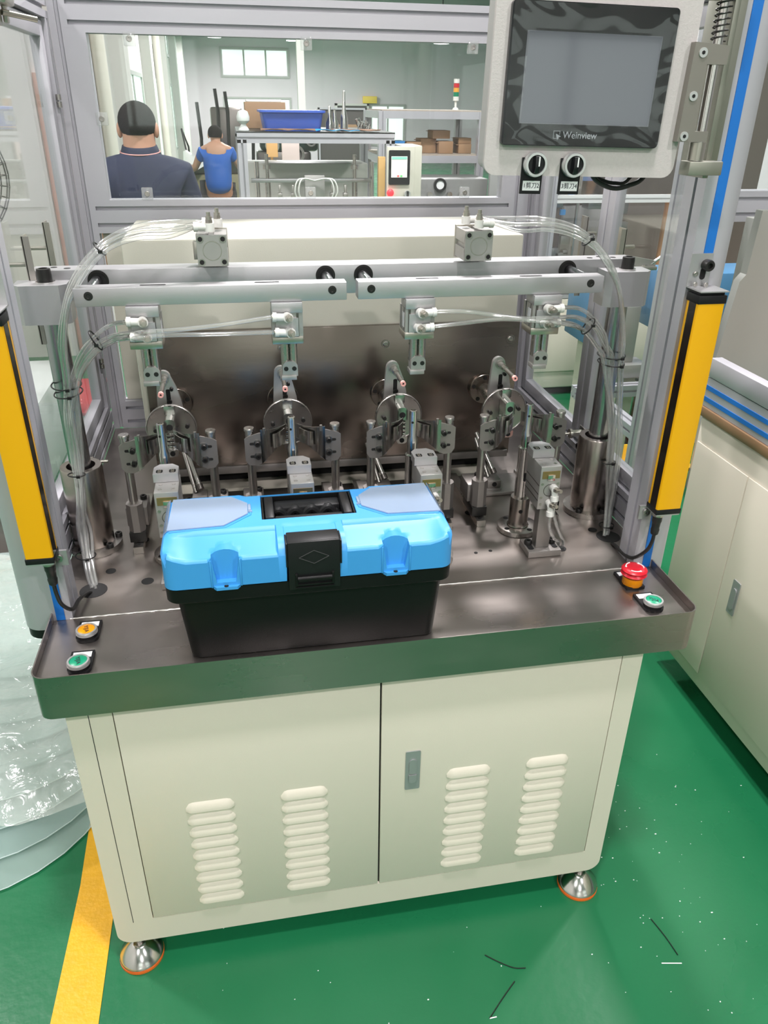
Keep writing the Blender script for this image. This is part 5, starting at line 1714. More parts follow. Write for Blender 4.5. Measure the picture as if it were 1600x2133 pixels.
def standing_man(x, y, hgt, label):
    s = hgt / 1.70
    t = thing('person', label, 'person', (x, y, 0))

    def P(a, b, c):
        return Vector((x + a * s, y + b * s, c * s))
    N = [(P(0, 0, 0.93), (0.15, 0.11)), (P(0, 0.0, 1.10), (0.145, 0.11)), (P(0, 0.01, 1.26), (0.150, 0.105)), (P(0, 0.005, 1.38), (0.085, 0.070)), (P(0, 0.02, 1.475), (0.064, 0.068)), (P(0, 0.035, 1.545), (0.078, 0.090)), (P(0, 0.035, 1.62), (0.074, 0.088)), (P(0, 0.025, 1.672), (0.045, 0.055))]
    E = [(i, i + 1) for i in range(7)]
    for sd in (-1, 1):
        i0 = len(N)
        N += [(P(sd * 0.175, 0.0, 1.345), 0.050), (P(sd * 0.235, 0.02, 1.12), 0.044), (P(sd * 0.235, 0.14, 0.93), 0.030)]
        E += [(3, i0), (i0, i0 + 1), (i0 + 1, i0 + 2)]
        hand(N, E, N[-1][0], (0, 0.5, -0.85), sd, i0 + 2)
        j0 = len(N)
        N += [(P(sd * 0.095, 0, 0.84), 0.085), (P(sd * 0.105, -0.01, 0.48), 0.058), (P(sd * 0.11, 0.02, 0.09), 0.040), (P(sd * 0.12, -0.10 + 0.14, 0.04), 0.038), (P(sd * 0.13, 0.18, 0.035), 0.032)]
        E += [(0, j0), (j0, j0 + 1), (j0 + 1, j0 + 2), (j0 + 2, j0 + 3), (j0 + 3, j0 + 4)]
    ex = [(P(sd * 0.083, 0.03, 1.565), 0.03 * s, (0.45, 0.75, 1.15)) for sd in (-1, 1)] + [(P(0, 0.135, 1.55), 0.02 * s, (0.8, 1.2, 1.3)), (P(0, 0.12, 1.505), 0.03 * s, (0.9, 0.3, 0.28))]
    ex += [(P(sd * 0.03, 0.112, 1.585), 0.013 * s, (1, 0.6, 0.7)) for sd in (-1, 1)]
    skin_body('body', N, E, SKIN, t, 2, ex)
    # hair cap
    q = MB().ball(P(0, 0.024, 1.600), 0.088 * s, 28, (0.98, 1.13, 1.00))
    bmesh.ops.delete(q.bm, geom=[v for v in q.bm.verts if v.co.z < P(0, 0, 1.535).z + max(0, (v.co.y - P(0, 0.03, 0).y)) * 0.9], context='VERTS')
    q.build('hair', HAIR, t, 60)
    # shirt: loft torso rings with sleeves
    SN = [(P(0, 0, 0.90), (0.172, 0.132)), (P(0, 0.0, 1.06), (0.178, 0.138)), (P(0, 0.01, 1.24), (0.198, 0.145)), (P(0, 0.0, 1.375), (0.165, 0.115)), (P(0, 0.012, 1.475), (0.088, 0.084))]
    SE = [(0, 1), (1, 2), (2, 3), (3, 4)]
    for sd in (-1, 1):
        i0 = len(SN)
        SN += [(P(sd * 0.175, 0.0, 1.360), 0.088), (P(sd * 0.212, 0.008, 1.24), 0.068), (P(sd * 0.228, 0.015, 1.15), 0.064)]
        SE += [(3, i0), (i0, i0 + 1), (i0 + 1, i0 + 2)]
    sh = skin_body('polo_shirt', SN, SE, NAVY, t, 2)
    q = MB()
    for k, (zz, rad) in enumerate(((1.452, 0.078), (1.470, 0.073))):
        pass
    ring = lambda z, r1, r2, dy=0.016: [P(r1 * math.cos(a), dy + r2 * math.sin(a), z + 0.012 * math.sin(a)) for a in [2 * math.pi * i / 28 for i in range(28)]]
    MB().loft([ring(1.425, 0.125, 0.100), ring(1.450, 0.104, 0.092), ring(1.478, 0.088, 0.084), ring(1.500, 0.080, 0.079), ring(1.503, 0.076, 0.075), ring(1.480, 0.070, 0.070)], caps=False).build('collar', NAVY, sh, 60)
    MB().tube(ring(1.474, 0.0915, 0.0875), 0.0030, 6, closed=True).build('collar_stripe', mat('pale_pink_trim', (0.6, 0.3, 0.28), 0.7), sh)
    TN = [(P(0, 0, 0.96), (0.165, 0.125)), (P(0, 0, 0.88), (0.165, 0.125))]
    TE = [(0, 1)]
    for sd in (-1, 1):
        i0 = len(TN)
        TN += [(P(sd * 0.10, 0, 0.74), 0.098), (P(sd * 0.105, -0.01, 0.48), 0.075), (P(sd * 0.11, 0.01, 0.09), 0.064)]
        TE += [(1, i0), (i0, i0 + 1), (i0 + 1, i0 + 2)]
    skin_body('trousers', TN, TE, TROUS, t, 2)
    for sd in (-1, 1):
        MB().loft([[P(sd * 0.12 + 0.045 * math.cos(a), 0.07 + 0.14 * math.sin(a), z) for a in [2 * math.pi * i / 20 for i in range(20)]] for z in (0.002, 0.03)] + [[P(sd * 0.12 + 0.035 * math.cos(a), 0.05 + 0.10 * math.sin(a), 0.085) for a in [2 * math.pi * i / 20 for i in range(20)]]]).build('shoe', SHOE, t)
    return t


mn = standing_man(-0.495, 2.9, 1.615, 'person in a navy polo shirt standing with back turned beyond the rear window')


def sitting_man(x, y, label):
    t = thing('person', label, 'person', (x, y, 0))

    def P(a, b, c):
        return Vector((x + a, y + b, c))
    N = [(P(0, 0, 0.66), (0.15, 0.12)), (P(0, 0.02, 0.86), (0.13, 0.10)), (P(0, 0.04, 1.04), (0.155, 0.11)), (P(0, 0.05, 1.13), (0.11, 0.08)), (P(0, 0.07, 1.19), (0.05, 0.055)), (P(0.0, 0.10, 1.25), (0.072, 0.082)), (P(0, 0.10, 1.31), (0.068, 0.08)), (P(0, 0.095, 1.35), (0.04, 0.05))]
    E = [(i, i + 1) for i in range(7)]
    for sd in (-1, 1):
        i0 = len(N)
        N += [(P(sd * 0.165, 0.05, 1.10), 0.055), (P(sd * 0.27, 0.10, 0.90), 0.040), (P(sd * 0.33, 0.30, 0.92), 0.028)]
        E += [(3, i0), (i0, i0 + 1), (i0 + 1, i0 + 2)]
        hand(N, E, N[-1][0], (0.1 * sd, 1, 0), sd, i0 + 2)
        j0 = len(N)
        N += [(P(sd * 0.10, 0.08, 0.66), 0.085), (P(sd * 0.14, 0.42, 0.62), 0.058), (P(sd * 0.14, 0.40, 0.12), 0.040), (P(sd * 0.14, 0.52, 0.05), 0.034)]
        E += [(0, j0), (j0, j0 + 1), (j0 + 1, j0 + 2), (j0 + 2, j0 + 3)]
    ex = [(P(sd * 0.075, 0.10, 1.26), 0.028, (0.45, 0.75, 1.15)) for sd in (-1, 1)] + [(P(0, 0.19, 1.25), 0.018, (0.8, 1.2, 1.3))]
    skin_body('body', N, E, SKIN, t, 2, ex)
    q = MB().ball(P(0, 0.093, 1.285), 0.084, 24, (0.98, 1.13, 1.02))
    bmesh.ops.delete(q.bm, geom=[v for v in q.bm.verts if v.co.z < P(0, 0, 1.232).z + max(0, (v.co.y - P(0, 0.10, 0).y)) * 0.9], context='VERTS')
    q.build('hair', HAIR, t, 60)
    SN = [(P(0, 0, 0.62), (0.17, 0.135)), (P(0, 0.02, 0.82), (0.165, 0.13)), (P(0, 0.04, 1.00), (0.18, 0.13)), (P(0, 0.045, 1.11), (0.135, 0.095)), (P(0, 0.06, 1.165), (0.072, 0.07))]
    SE = [(0, 1), (1, 2), (2, 3), (3, 4)]
    for sd in (-1, 1):
        i0 = len(SN)
        SN += [(P(sd * 0.16, 0.05, 1.09), 0.072), (P(sd * 0.22, 0.07, 0.98), 0.06)]
        SE += [(3, i0), (i0, i0 + 1)]
    skin_body('shirt', SN, SE, ROYAL, t, 2)
    TN = [(P(0, 0.0, 0.66), (0.165, 0.13))]
    TE = []
    for sd in (-1, 1):
        i0 = len(TN)
        TN += [(P(sd * 0.10, 0.10, 0.66), 0.10), (P(sd * 0.14, 0.42, 0.62), 0.072), (P(sd * 0.14, 0.40, 0.12), 0.055)]
        TE += [(0, i0), (i0, i0 + 1), (i0 + 1, i0 + 2)]
    skin_body('trousers', TN, TE, TROUS, t, 2)
    for sd in (-1, 1):
        MB().loft([[P(sd * 0.14 + 0.045 * math.cos(a), 0.47 + 0.13 * math.sin(a), z) for a in [2 * math.pi * i / 18 for i in range(18)]] for z in (0.002, 0.04)] + [[P(sd * 0.14 + 0.035 * math.cos(a), 0.44 + 0.09 * math.sin(a), 0.09) for a in [2 * math.pi * i / 18 for i in range(18)]]]).build('shoe', SHOE, t)
    return t


sitting_man(-0.245, 9.0, 'person in a royal blue shirt sitting on a wooden stool, seen from behind')
WOOD = mat('pale_wood', (0.55, 0.34, 0.17), 0.6, var=0.15, vscale=12, stretch=(1, 1, 6))
t = thing('wooden_stool', 'small wooden stool under the person in the blue shirt', 'stool', (-0.20, 9.0, 0))
MB().box(-0.40, 0.02, 8.83, 9.15, 0.525, 0.555, 0.008).build('seat', WOOD, t)
for (a, b) in ((-0.37, 8.86), (-0.01, 8.86), (-0.37, 9.12), (-0.01, 9.12)):
    s1 = 1 if a > -0.2 else -1
    MB().loft([[(a + dx, b + dy, 0.525) for dx, dy in ((-0.02, -0.02), (0.02, -0.02), (0.02, 0.02), (-0.02, 0.02))], [(a + s1 * 0.04 + dx, b + dy, 0.001) for dx, dy in ((-0.02, -0.02), (0.02, -0.02), (0.02, 0.02), (-0.02, 0.02))]]).build('leg', WOOD, t)
# dark workbench machine in front of the blue-shirted man
MACH = mat('dark_green_machine', (0.02, 0.05, 0.04), 0.4, 0.3)
t = thing('bench_lathe', 'dark bench machine with levers and chrome wheels in front of the seated person', 'machine', (0.1, 10.2, 0))
MB().box(-0.85, 1.1, 9.9, 10.5, 0.0, 0.78, 0.02).build('bench', mat('olive_bench', (0.30, 0.27, 0.16), 0.6), t)
MB().box(-0.62, -0.20, 9.95, 10.4, 0.78, 0.95, 0.03).box(-0.30, 0.10, 10.0, 10.4, 0.78, 1.55, 0.03).box(0.25, 0.95, 9.98, 10.4, 0.78, 1.05, 0.03).build('machine_body', DARKST, t)
MB().box(0.26, 0.58, 9.92, 9.98, 1.20, 1.42, 0.02).build('green_display', mat('green_display', (0.15, 0.55, 0.1), 0.4, emit=0.4), t)
MB().box(0.3, 1.05, 10.0, 10.3, 1.05, 1.5, 0.05).build('machine_head', MACH, t)
for (a, b, c) in ((0.45, 1.12, 0.09), (0.75, 1.02, 0.11), (0.70, 1.25, 0.08), (0.95, 1.18, 0.07), (0.5, 1.30, 0.05)):
    MB()._ring((a, 9.95, b), (0, -1, 0), c * 0.7, c, 0.03, 24).cyl((a, 9.95, b), (a, 9.90, b), c * 0.3, n=14).build('hand_wheel', POLISH, t)
for (a, z0, z1) in ((-0.45, 1.2, 1.6), (-0.22, 1.5, 1.75), (-0.10, 1.5, 1.72), (0.2, 1.3, 1.6)):
    MB().tube([(a, 10.0, 0.9), (a + 0.02, 9.98, z0), (a, 9.96, z1)], 0.022, 10).build('lever', BLKOX, t)
LAMPS_ = MB().lathe((-0.62, 9.8, 1.02), (0.5, 0, -1), [(0.02, -0.05), (0.05, 0), (0.17, 0.20), (0.165, 0.20), (0.04, 0.0)], 24).build('lamp_shade', mat('white_shade', (0.8, 0.8, 0.78), 0.5), t)
MB().tube([(-0.62, 9.8, 1.05), (-0.66, 9.9, 1.3), (-0.6, 10.0, 1.1), (-0.6, 10.05, 0.8)], 0.012, 8).build('lamp_arm', BLKOX, t)

# ================================================================== SECOND MACHINE BEYOND THE WINDOW
AL2 = ALU
t = thing('far_machine', 'second winding machine with an aluminium frame beyond the rear window', 'machine', (0.32, 3.5, 0))
y0 = 3.2
MB().box(-0.06, 0.74, y0, 4.1, 0.0, 0.80, 0.01).build('cabinet', CREAM, t)
for x in (-0.058, 0.685):
    MB().prism(slotpoly(x, x + 0.045, y0, y0 + 0.045, 1, 1), 'z', 0.80, 1.44).build('frame_post', AL2, t)
    MB().prism(slotpoly(x, x + 0.045, 4.05, 4.095, 1, 1), 'z', 0.80, 1.44).build('frame_post', AL2, t)
MB().prism(slotpoly(y0, y0 + 0.045, 1.425, 1.470, 1, 1), 'x', -0.058, 0.73).build('frame_rail', AL2, t)
MB().prism(slotpoly(4.05, 4.095, 1.425, 1.470, 1, 1), 'x', -0.058, 0.73).build('frame_rail', AL2, t)
MB().box(-0.058, 0.73, y0, 4.095, 1.470, 1.476).build('roof_sheet', BLKOX, t)
MB().box(-0.01, 0.68, 3.75, 4.05, 0.8, 1.30, 0.005).build('housing', mat('white_housing', (0.72, 0.71, 0.66), 0.45), t)
MB().box(-0.02, 0.70, 3.22, 3.74, 0.80, 0.815).build('deck', STEEL, t)
cr = MB().box(0.0, 0.625, 3.30, 3.345, 1.237, 1.255, 0.002).build('cross_bar', ALUW, t)
q = MB()
for x in (0.035, 0.645):
    q.cyl((x, 3.40, 0.815), (x, 3.40, 1.33), 0.012, n=14)
q.build('column_rod', POLISH, t)
for x in (0.085, 0.54):
    MB().cyl((x, 3.32, 1.14), (x, 3.32, 1.24), 0.014, n=14).cyl((x, 3.32, 1.255), (x, 3.32, 1.37), 0.009, n=12).cyl((x, 3.32, 1.30), (x, 3.32, 1.32), 0.02, n=14).build('guide_bush', TURNED, t)
MB().box(0.272, 0.375, 3.26, 3.30, 1.165, 1.275, 0.002).build('valve_block', ALUC, t)
q = MB()
for x in (0.145, 0.215, 0.42, 0.49):
    q.box(x - 0.006, x + 0.006, 3.31, 3.33, 1.165, 1.225, 0.001)
    q.box(x - 0.012, x + 0.012, 3.30, 3.34, 1.165, 1.185, 0.001)
q.build('clamp', TURNED, t)
q = MB()
for a in (0.24, 0.255, 0.395, 0.41):
    q.tube(smooth_path([(0.32, 3.25, 1.25), (a, 3.22, 1.26), (a + (a - 0.32) * 0.3, 3.22, 1.20), (a, 3.24, 1.15)]), 0.004, 6)
q.build('air_hose', WHITEP, t)
# its operator box
t2 = thing('far_operator_box', 'cream operator box with a lit touch screen on the second machine', 'control panel', (0.78, 3.1, 1.0))
MB().box(0.735, 0.835, 3.03, 3.25, 1.0, 1.425, 0.006).build('box', CREAM2, t2)
MB().box(0.655, 0.795, 3.015, 3.0299, 1.0, 1.422, 0.004).build('front_plate', CREAM2, t2)
sb2 = MB().prism(rrect(0.664, 0.770, 1.250, 1.405, 0.006), 'y', 3.008, 3.015).build('screen_bezel', BEZEL, t2)
MB().box(0.676, 0.756, 3.006, 3.008, 1.283, 1.378).build('display', mat('lit_display', (0.72, 0.70, 0.66), 0.4, emit=0.45), sb2)
MB().box(0.678, 0.754, 3.005, 3.006, 1.365, 1.376).build('display_header', mat('teal_header', (0.25, 0.6, 0.5), 0.4, emit=0.4), sb2)
MB().box(0.706, 0.716, 3.005, 3.006, 1.286, 1.293).build('red_key', mat('red_key', (0.8, 0.1, 0.1), 0.4, emit=0.4), sb2)
MB().box(0.722, 0.732, 3.005, 3.006, 1.286, 1.293).build('green_key', mat('green_key', (0.1, 0.6, 0.15), 0.4, emit=0.4), sb2)
MB().ball((0.672, 3.0, 1.213), 0.018, 20, (1, 0.6, 1)).build('red_lamp', mat('lit_red_lamp', (1, 0.02, 0.03), 0.4, emit=3.0), t2)
MB().cyl((0.757, 3.014, 1.208), (0.757, 2.99, 1.208), 0.016, n=20).build('selector_knob', SATIN, t2)
MB().box(0.752, 0.762, 2.98, 2.99, 1.196, 1.222).build('knob_lever', BLKOX, t2)
# things on its roof
BLUEC = mat('blue_crate', (0.035, 0.10, 0.48), 0.45)
q = MB().loft([[(x, y, 1.4765) for x, y in rrect(0.085, 0.365, 3.30, 3.60, 0.02)], [(x, y, 1.556) for x, y in rrect(0.072, 0.378, 3.285, 3.615, 0.02)], [(x, y, 1.560) for x, y in rrect(0.06, 0.39, 3.275, 3.625, 0.02)], [(x, y, 1.570) for x, y in rrect(0.06, 0.39, 3.275, 3.625, 0.02)]])
tag(own_origin(q.build('plastic_crate', BLUEC), (0.22, 3.45, 1.4765)), 'blue plastic crate on the roof of the second machine', 'crate')
CARD = mat('cardboard', (0.33, 0.20, 0.11), 0.8, var=0.06)
t = thing('cardboard_box', 'brown cardboard box with white foam on top behind the blue crate', 'box', (0.1, 3.8, 1.4765))
MB().box(0.0, 0.22, 3.72, 3.98, 1.4765, 1.605, 0.002).build('carton', CARD, t)
MB().box(0.01, 0.20, 3.73, 3.97, 1.6055, 1.617, 0.003).build('foam_sheet', WHITE, t)
q = MB().sheet(lambda u, v: (0.06 + 0.60 * u, 3.21 + 0.07 * v, 1.4805 + 0.006 * abs(math.sin(14 * u + 2 * v))), 40, 3, 0.003)
tag(own_origin(q.build('brown_cloth', mat('brown_cloth', (0.25, 0.14, 0.09), 0.9)), (0.3, 3.24, 1.478)), 'crumpled brown cloth along the front edge of the second machine roof', 'cloth')
q = MB().sheet(lambda u, v: (0.33 + 0.22 * u, 3.195 + 0.05 * v, 1.4800 + 0.008 * abs(math.sin(8 * u + v)) * (1 - 0.4 * u)), 20, 3, 0.002)
tag(own_origin(q.build('blue_bag', mat('cyan_bag', (0.02, 0.36, 0.75), 0.35)), (0.44, 3.2, 1.478)), 'flat cyan plastic bag on the front edge of the second machine roof', 'bag')
WAXM = mat('milky_bottle', (0.68, 0.72, 0.70), 0.4)
q = MB().lathe((-0.022, 3.24, 1.4765), (0, 0, 1), [(0.026, 0), (0.027, 0.006), (0.016, 0.022), (0.012, 0.030), (0.030, 0.045), (0.032, 0.062), (0.024, 0.085), (0.010, 0.092), (0, 0.094)], 20)
tag(own_origin(q.build('white_ornament', WAXM), (-0.022, 3.24, 1.4765)), 'small milky white knob-shaped bottle on the left corner of the second machine roof', 'bottle')
gl0 = None
for i, (x, y, h, lab) in enumerate(((0.425, 3.42, 0.115, 'short chrome spindle standing beside the blue crate'), (0.462, 3.50, 0.10, 'middle chrome spindle of three on the second machine roof'), (0.498, 3.40, 0.185, 'tallest chrome spindle of three on the second machine roof'))):
    q = MB().lathe((x, y, 1.4765), (0, 0, 1), [(0.020, 0), (0.020, h * 0.32), (0.0085, h * 0.55), (0.0065, h * 0.97), (0.004, h), (0, h)], 18)
    tag(own_origin(q.build('chrome_spindle', POLISH), (x, y, 1.4765)), lab, 'spindle', 'chrome spindles on the far roof')
q = MB()
rn = random.Random(9)
for i in range(26):
    a, b, c = 0.60 + rn.uniform(-0.035, 0.035), 3.38 + rn.uniform(-0.03, 0.03), 1.4865 + rn.uniform(0, 0.040) * (1 if i % 3 else 0.2)
    q.cyl((a, b, c - 0.009), (a + rn.uniform(-0.01, 0.01), b, c + 0.010), 0.006, n=8)
tag(own_origin(q.build('metal_parts_heap', POLISH), (0.60, 3.38, 1.4765)), 'small heap of shiny turned metal parts on the second machine roof', 'metal parts', kind='stuff')
# hand tools / kraft paper roll leaning at the right post of the far machine
q = MB().box(0.632, 0.668, 3.12, 3.15, 1.02, 1.37, 0.004)
tag(own_origin(q.build('kraft_paper_roll', mat('kraft_paper', (0.58, 0.36, 0.13), 0.7)), (0.65, 3.13, 1.0)), 'tan kraft paper strip hanging by the screen of the second machine', 'paper')
t = thing('notice_easel', 'pale notice board on two legs seen through the second machine frame', 'board', (0.28, 4.32, 0))
MB().box(0.225, 0.335, 4.30, 4.32, 1.24, 1.40, 0.004).build('board', mat('pink_white_board', (0.78, 0.66, 0.62), 0.5), t)
MB().box(0.23, 0.245, 4.321, 4.335, 0, 1.40).build('leg', ALU, t)
MB().box(0.315, 0.33, 4.321, 4.335, 0, 1.40).build('leg', ALU, t)
q = MB().box(0.13, 0.20, 4.30, 4.325, 1.30, 1.41, 0.004).box(0.155, 0.17, 4.326, 4.34, 0, 1.40)
tag(own_origin(q.build('orange_rag_stand', mat('orange_glove', (0.85, 0.5, 0.2), 0.7)), (0.16, 4.3, 0)), 'orange rag hung on a slim stand seen through the second machine frame', 'rag')

# ================================================================== STORAGE SHELF WITH CARTONS
t = thing('storage_rack', 'grey aluminium storage rack right of the second machine', 'rack', (1.22, 4.8, 0))
for (x, y) in ((0.875, 4.5), (1.555, 4.5), (0.875, 5.1), (1.555, 5.1)):
    MB().prism(slotpoly(x, x + 0.05, y, y + 0.05, 1, 1), 'z', 0, 1.565).build('upright', ALU, t)
for z in (0.35, 0.72, 1.255, 1.52):
    MB().box(0.925, 1.555, 4.505, 4.545, z, z + 0.045).box(0.925, 1.555, 5.105, 5.145, z, z + 0.045).box(0.88, 0.92, 4.55, 5.1, z, z + 0.045).box(1.56, 1.60, 4.55, 5.1, z, z + 0.045).build('shelf_frame', ALU, t)
    MB().box(0.90, 1.58, 4.52, 5.13, z + 0.045, z + 0.053).build('shelf_board', mat('shelf_board', (0.42, 0.36, 0.30), 0.7), t)
cb0 = None
for (x, y, z, w, h, lab) in ((1.14, 4.62, 1.309, 0.10, 0.07, 'brown carton at the left end of the middle rack shelf'), (1.25, 4.66, 1.309, 0.11, 0.09, 'open brown carton in the middle of the rack shelf'), (1.36, 4.60, 1.309, 0.10, 0.075, 'brown carton under the raised carton on the rack shelf'),
                             (1.33, 4.62, 1.400, 0.12, 0.05, 'flat brown carton stacked on top on the rack shelf'), (1.50, 4.62, 1.309, 0.09, 0.06, 'lower brown carton at the right end of the rack shelf'), (1.50, 4.63, 1.370, 0.09, 0.035, 'upper brown carton at the right end of the rack shelf'),
                             (1.17, 4.62, 0.774, 0.15, 0.14, 'brown carton on the lower rack shelf')):
    q = MB().box(x - w / 2, x + w / 2, y, y + 0.16, z, z + h, 0.002).box(x - w / 2 - 0.015, x - w / 2, y + 0.01, y + 0.15, z + h * 0.85, z + h * 0.9)
    tag(own_origin(q.build('carton', CARD), (x, y, z)), lab, 'carton', 'brown cartons on the storage rack')
q = MB().loft([[(x, y, 1.309) for x, y in rrect(0.965, 1.06, 4.6, 4.75, 0.01)], [(x, y, 1.385) for x, y in rrect(0.955, 1.075, 4.59, 4.76, 0.01)]])
tag(own_origin(q.build('plastic_bin', mat('cyan_bin', (0.04, 0.25, 0.62), 0.45)), (1.01, 4.68, 1.309)), 'blue plastic bin on the middle shelf of the storage rack', 'bin')
TL = thing('signal_tower', 'red, amber and green signal tower light on the storage rack', 'signal light', (1.413, 4.6, 1.575))
MB().lathe((1.413, 4.6, 1.574), (0, 0, 1), [(0.022, 0), (0.018, 0.01), (0.007, 0.016), (0.007, 0.055)], 18).build('stem', WHITEP, TL)
for (z, c, nm) in ((1.629, WHITEP, 'base_module'), (1.654, mat('tower_green', (0.0, 0.22, 0.10), 0.3), 'green_module'), (1.680, mat('tower_amber', (0.85, 0.40, 0.05), 0.3), 'amber_module'), (1.706, mat('tower_red', (0.6, 0.02, 0.03), 0.3), 'red_module'), (1.732, WHITEP, 'top_cap')):
    MB().cyl((1.413, 4.6, z), (1.413, 4.6, z + 0.0245), 0.019, n=20).build(nm, c, TL)
# black gauge + row of fixtures under the rack, on a grey machine
t = thing('grey_test_bench', 'dark grey test bench with a round dial gauge right of the operator box', 'machine', (1.25, 4.2, 0))
MB().box(0.98, 1.52, 4.1, 4.45, 0.0, 1.19, 0.01).build('body', mat('bench_grey', (0.20, 0.20, 0.195), 0.5), t)
MB()._ring((1.20, 4.0995, 1.155), (0, -1, 0), 0.026, 0.040, 0.02, 30).build('gauge_rim', BLKOX, t)
MB().cyl((1.20, 4.0995, 1.155), (1.20, 4.085, 1.155), 0.026, n=30).build('gauge_dial', WHITE, t)
q = MB()
for x in (1.04, 1.13, 1.26, 1.34):
    q.cyl((x, 4.07, 1.04), (x, 4.07, 1.10), 0.008, n=10).cyl((x, 4.06, 1.10), (x, 4.09, 1.10), 0.016, n=14)
q.build('test_fixture', POLISH, t)
# dark shelving near the end wall doorway
t = thing('dark_cabinet', 'dark open cabinet with cartons far behind the chrome spindles', 'cabinet', (1.3, 9.5, 0))
MB().box(1.02, 1.58, 9.5, 9.85, 0, 1.54, 0.01).build('carcass', DOORD, t)
MB().box(1.00, 1.02, 9.48, 9.52, 0, 1.56).box(1.58, 1.60, 9.48, 9.52, 0, 1.56).box(1.0, 1.6, 9.48, 9.52, 1.54, 1.56).build('trim', ALU, t)
MB().box(1.20, 1.48, 9.44, 9.5, 1.24, 1.38, 0.01).build('carton', CARD, t)

# ================================================================== NEIGHBOUR MACHINE ON THE RIGHT
t = thing('neighbour_machine', 'neighbouring machine with cream cabinet doors, brown worktop edge and aluminium frame at the right', 'machine', (1.6, 0.3, 0))
xn = 1.14
MB().box(xn + 0.004, 2.2, -0.9, 0.785, 0.09, 0.846, 0.004).build('cabinet_body', CREAM, t)
for (a, b) in ((-0.88, -0.10), (-0.095, 0.530), (0.5335, 0.775)):
    d = MB().box(xn, xn + 0.0035, a, b, 0.135, 0.772, 0.001).build('cabinet_door', CREAM, t)
    if a == -0.095:
        MB().prism(rrect(0.452, 0.482, 0.395, 0.497, 0.003), 'x', xn - 0.003, xn - 0.0002).prism(rrect(0.458, 0.475, 0.41, 0.475, 0.008), 'x', xn - 0.006, xn - 0.003).build('latch_handle', MATS['grey_die_cast'], d)
MB().box(xn - 0.006, 2.2, -0.9, 0.79, 0.847, 0.874, 0.003).build('worktop', mat('brown_worktop_edge', (0.24, 0.14, 0.07), 0.5), t)
MB().prism(slotpoly(xn, xn + 0.04, 0.875, 0.955, 0, 0), 'y', -0.9, 0.79).build('base_rail', ALU, t)
MB().box(xn - 0.0015, xn, -0.9, 0.79, 0.890, 0.902).box(xn - 0.0015, xn, -0.9, 0.79, 0.922, 0.934).build('blue_strip', BLUES, t)
MB().box(xn - 0.002, xn + 0.03, -0.9, 0.455, 0.957, 1.025, 0.002).box(xn - 0.002, xn + 0.03, 0.46, 0.79, 0.957, 1.008, 0.002).box(xn - 0.002, xn + 0.03, 0.455, 0.46, 0.957, 1.01).build('door_frame_rail', ALU, t)
MB().prism(slotpoly(xn, xn + 0.05, 1.10, 1.15, 1, 1), 'z', 0, 1.95).build('frame_post', ALU, t)
MB().prism(slotpoly(2.15, 2.20, 1.10, 1.15, 1, 1), 'z', 0, 1.95).build('frame_post', ALU, t)
MB().prism(slotpoly(1.10, 1.15, 1.312, 1.395, 1, 2), 'x', xn + 0.05, 2.15).build('frame_rail', ALU, t)
MB().prism(slotpoly(1.10, 1.15, 1.80, 1.88, 1, 2), 'x', xn + 0.05, 2.15).build('frame_rail', ALU, t)
MB().box(xn + 0.05, 2.15, 1.12, 1.124, 1.38, 1.82).build('window_pane', GLASS2, t)
c = MB().box(1.285, 1.318, 1.088, 1.098, 1.393, 1.425, 0.002).build('pane_clip', CLIPM, t)
t = thing('grey_mast_panel', 'tall grey painted column housing inside the neighbouring machine', 'housing', (1.5, 1.0, 0.875))
MB().prism([(1.26, 0.875), (1.72, 0.875), (1.72, 1.358), (1.312, 1.358), (1.306, 1.19), (1.290, 1.17)], 'y', 0.96, 0.99).build('mast_cover', mat('mast_grey', (0.36, 0.365, 0.34), 0.5), t)
MB().box(1.34, 1.70, 0.991, 1.07, 0.875, 1.33, 0.003).build('mast_body', mat('mast_side_grey', (0.36, 0.365, 0.34), 0.5), t)
MB().cyl((1.353, 0.9598, 0.905), (1.353, 0.9592, 0.905), 0.0045, n=12).cyl((1.42, 0.9598, 1.185), (1.42, 0.9592, 1.185), 0.009, n=12).build('cover_hole', HOLE, t)

# machines seen through the right-hand side panes
t = thing('rear_machine', 'cream machine with blue motor boxes seen through the right side panes', 'machine', (2.0, 3.6, 0))
MB().box(1.62, 3.3, 3.35, 4.1, 0.0, 0.05).build('plinth', GASKET, t)
MB().box(1.60, 3.3, 3.30, 4.1, 0.05, 0.60, 0.01).build('cabinet', CREAM, t)
for x in (1.64, 2.12, 2.60):
    MB().box(x, x + 0.46, 3.288, 3.299, 0.16, 0.50, 0.002).build('cabinet_door', CREAM, t)
MB().prism(slotpoly(3.30, 3.35, 0.601, 0.651, 1, 1), 'x', 1.60, 3.3).build('deck_rail', ALU, t)
for x in (1.65, 2.45):
    MB().prism(slotpoly(x, x + 0.05, 3.36, 3.41, 1, 1), 'z', 0.652, 1.9).build('frame_post', ALU, t)
MB().prism(slotpoly(3.36, 3.41, 1.12, 1.16, 1, 1), 'x', 1.70, 2.45).build('frame_rail', mat('white_rail', (0.7, 0.7, 0.7), 0.5), t)
MB().box(1.60, 3.3, 3.9, 3.95, 0.60, 1.9).build('back_panel', mat('brown_grey_panel', (0.12, 0.10, 0.085), 0.6), t)
MB().box(1.45, 1.75, 3.85, 3.89, 0.80, 1.30, 0.01).box(1.95, 2.3, 3.85, 3.89, 0.70, 1.05, 0.01).build('inner_panel', mat('grey_inner_panel', (0.27, 0.27, 0.265), 0.5), t)
MB().box(1.55, 1.66, 3.80, 3.84, 1.17, 1.42).box(2.02, 2.14, 3.80, 3.84, 1.20, 1.45).build('blue_folder', mat('dull_blue_folder', (0.07, 0.15, 0.32), 0.6), t)
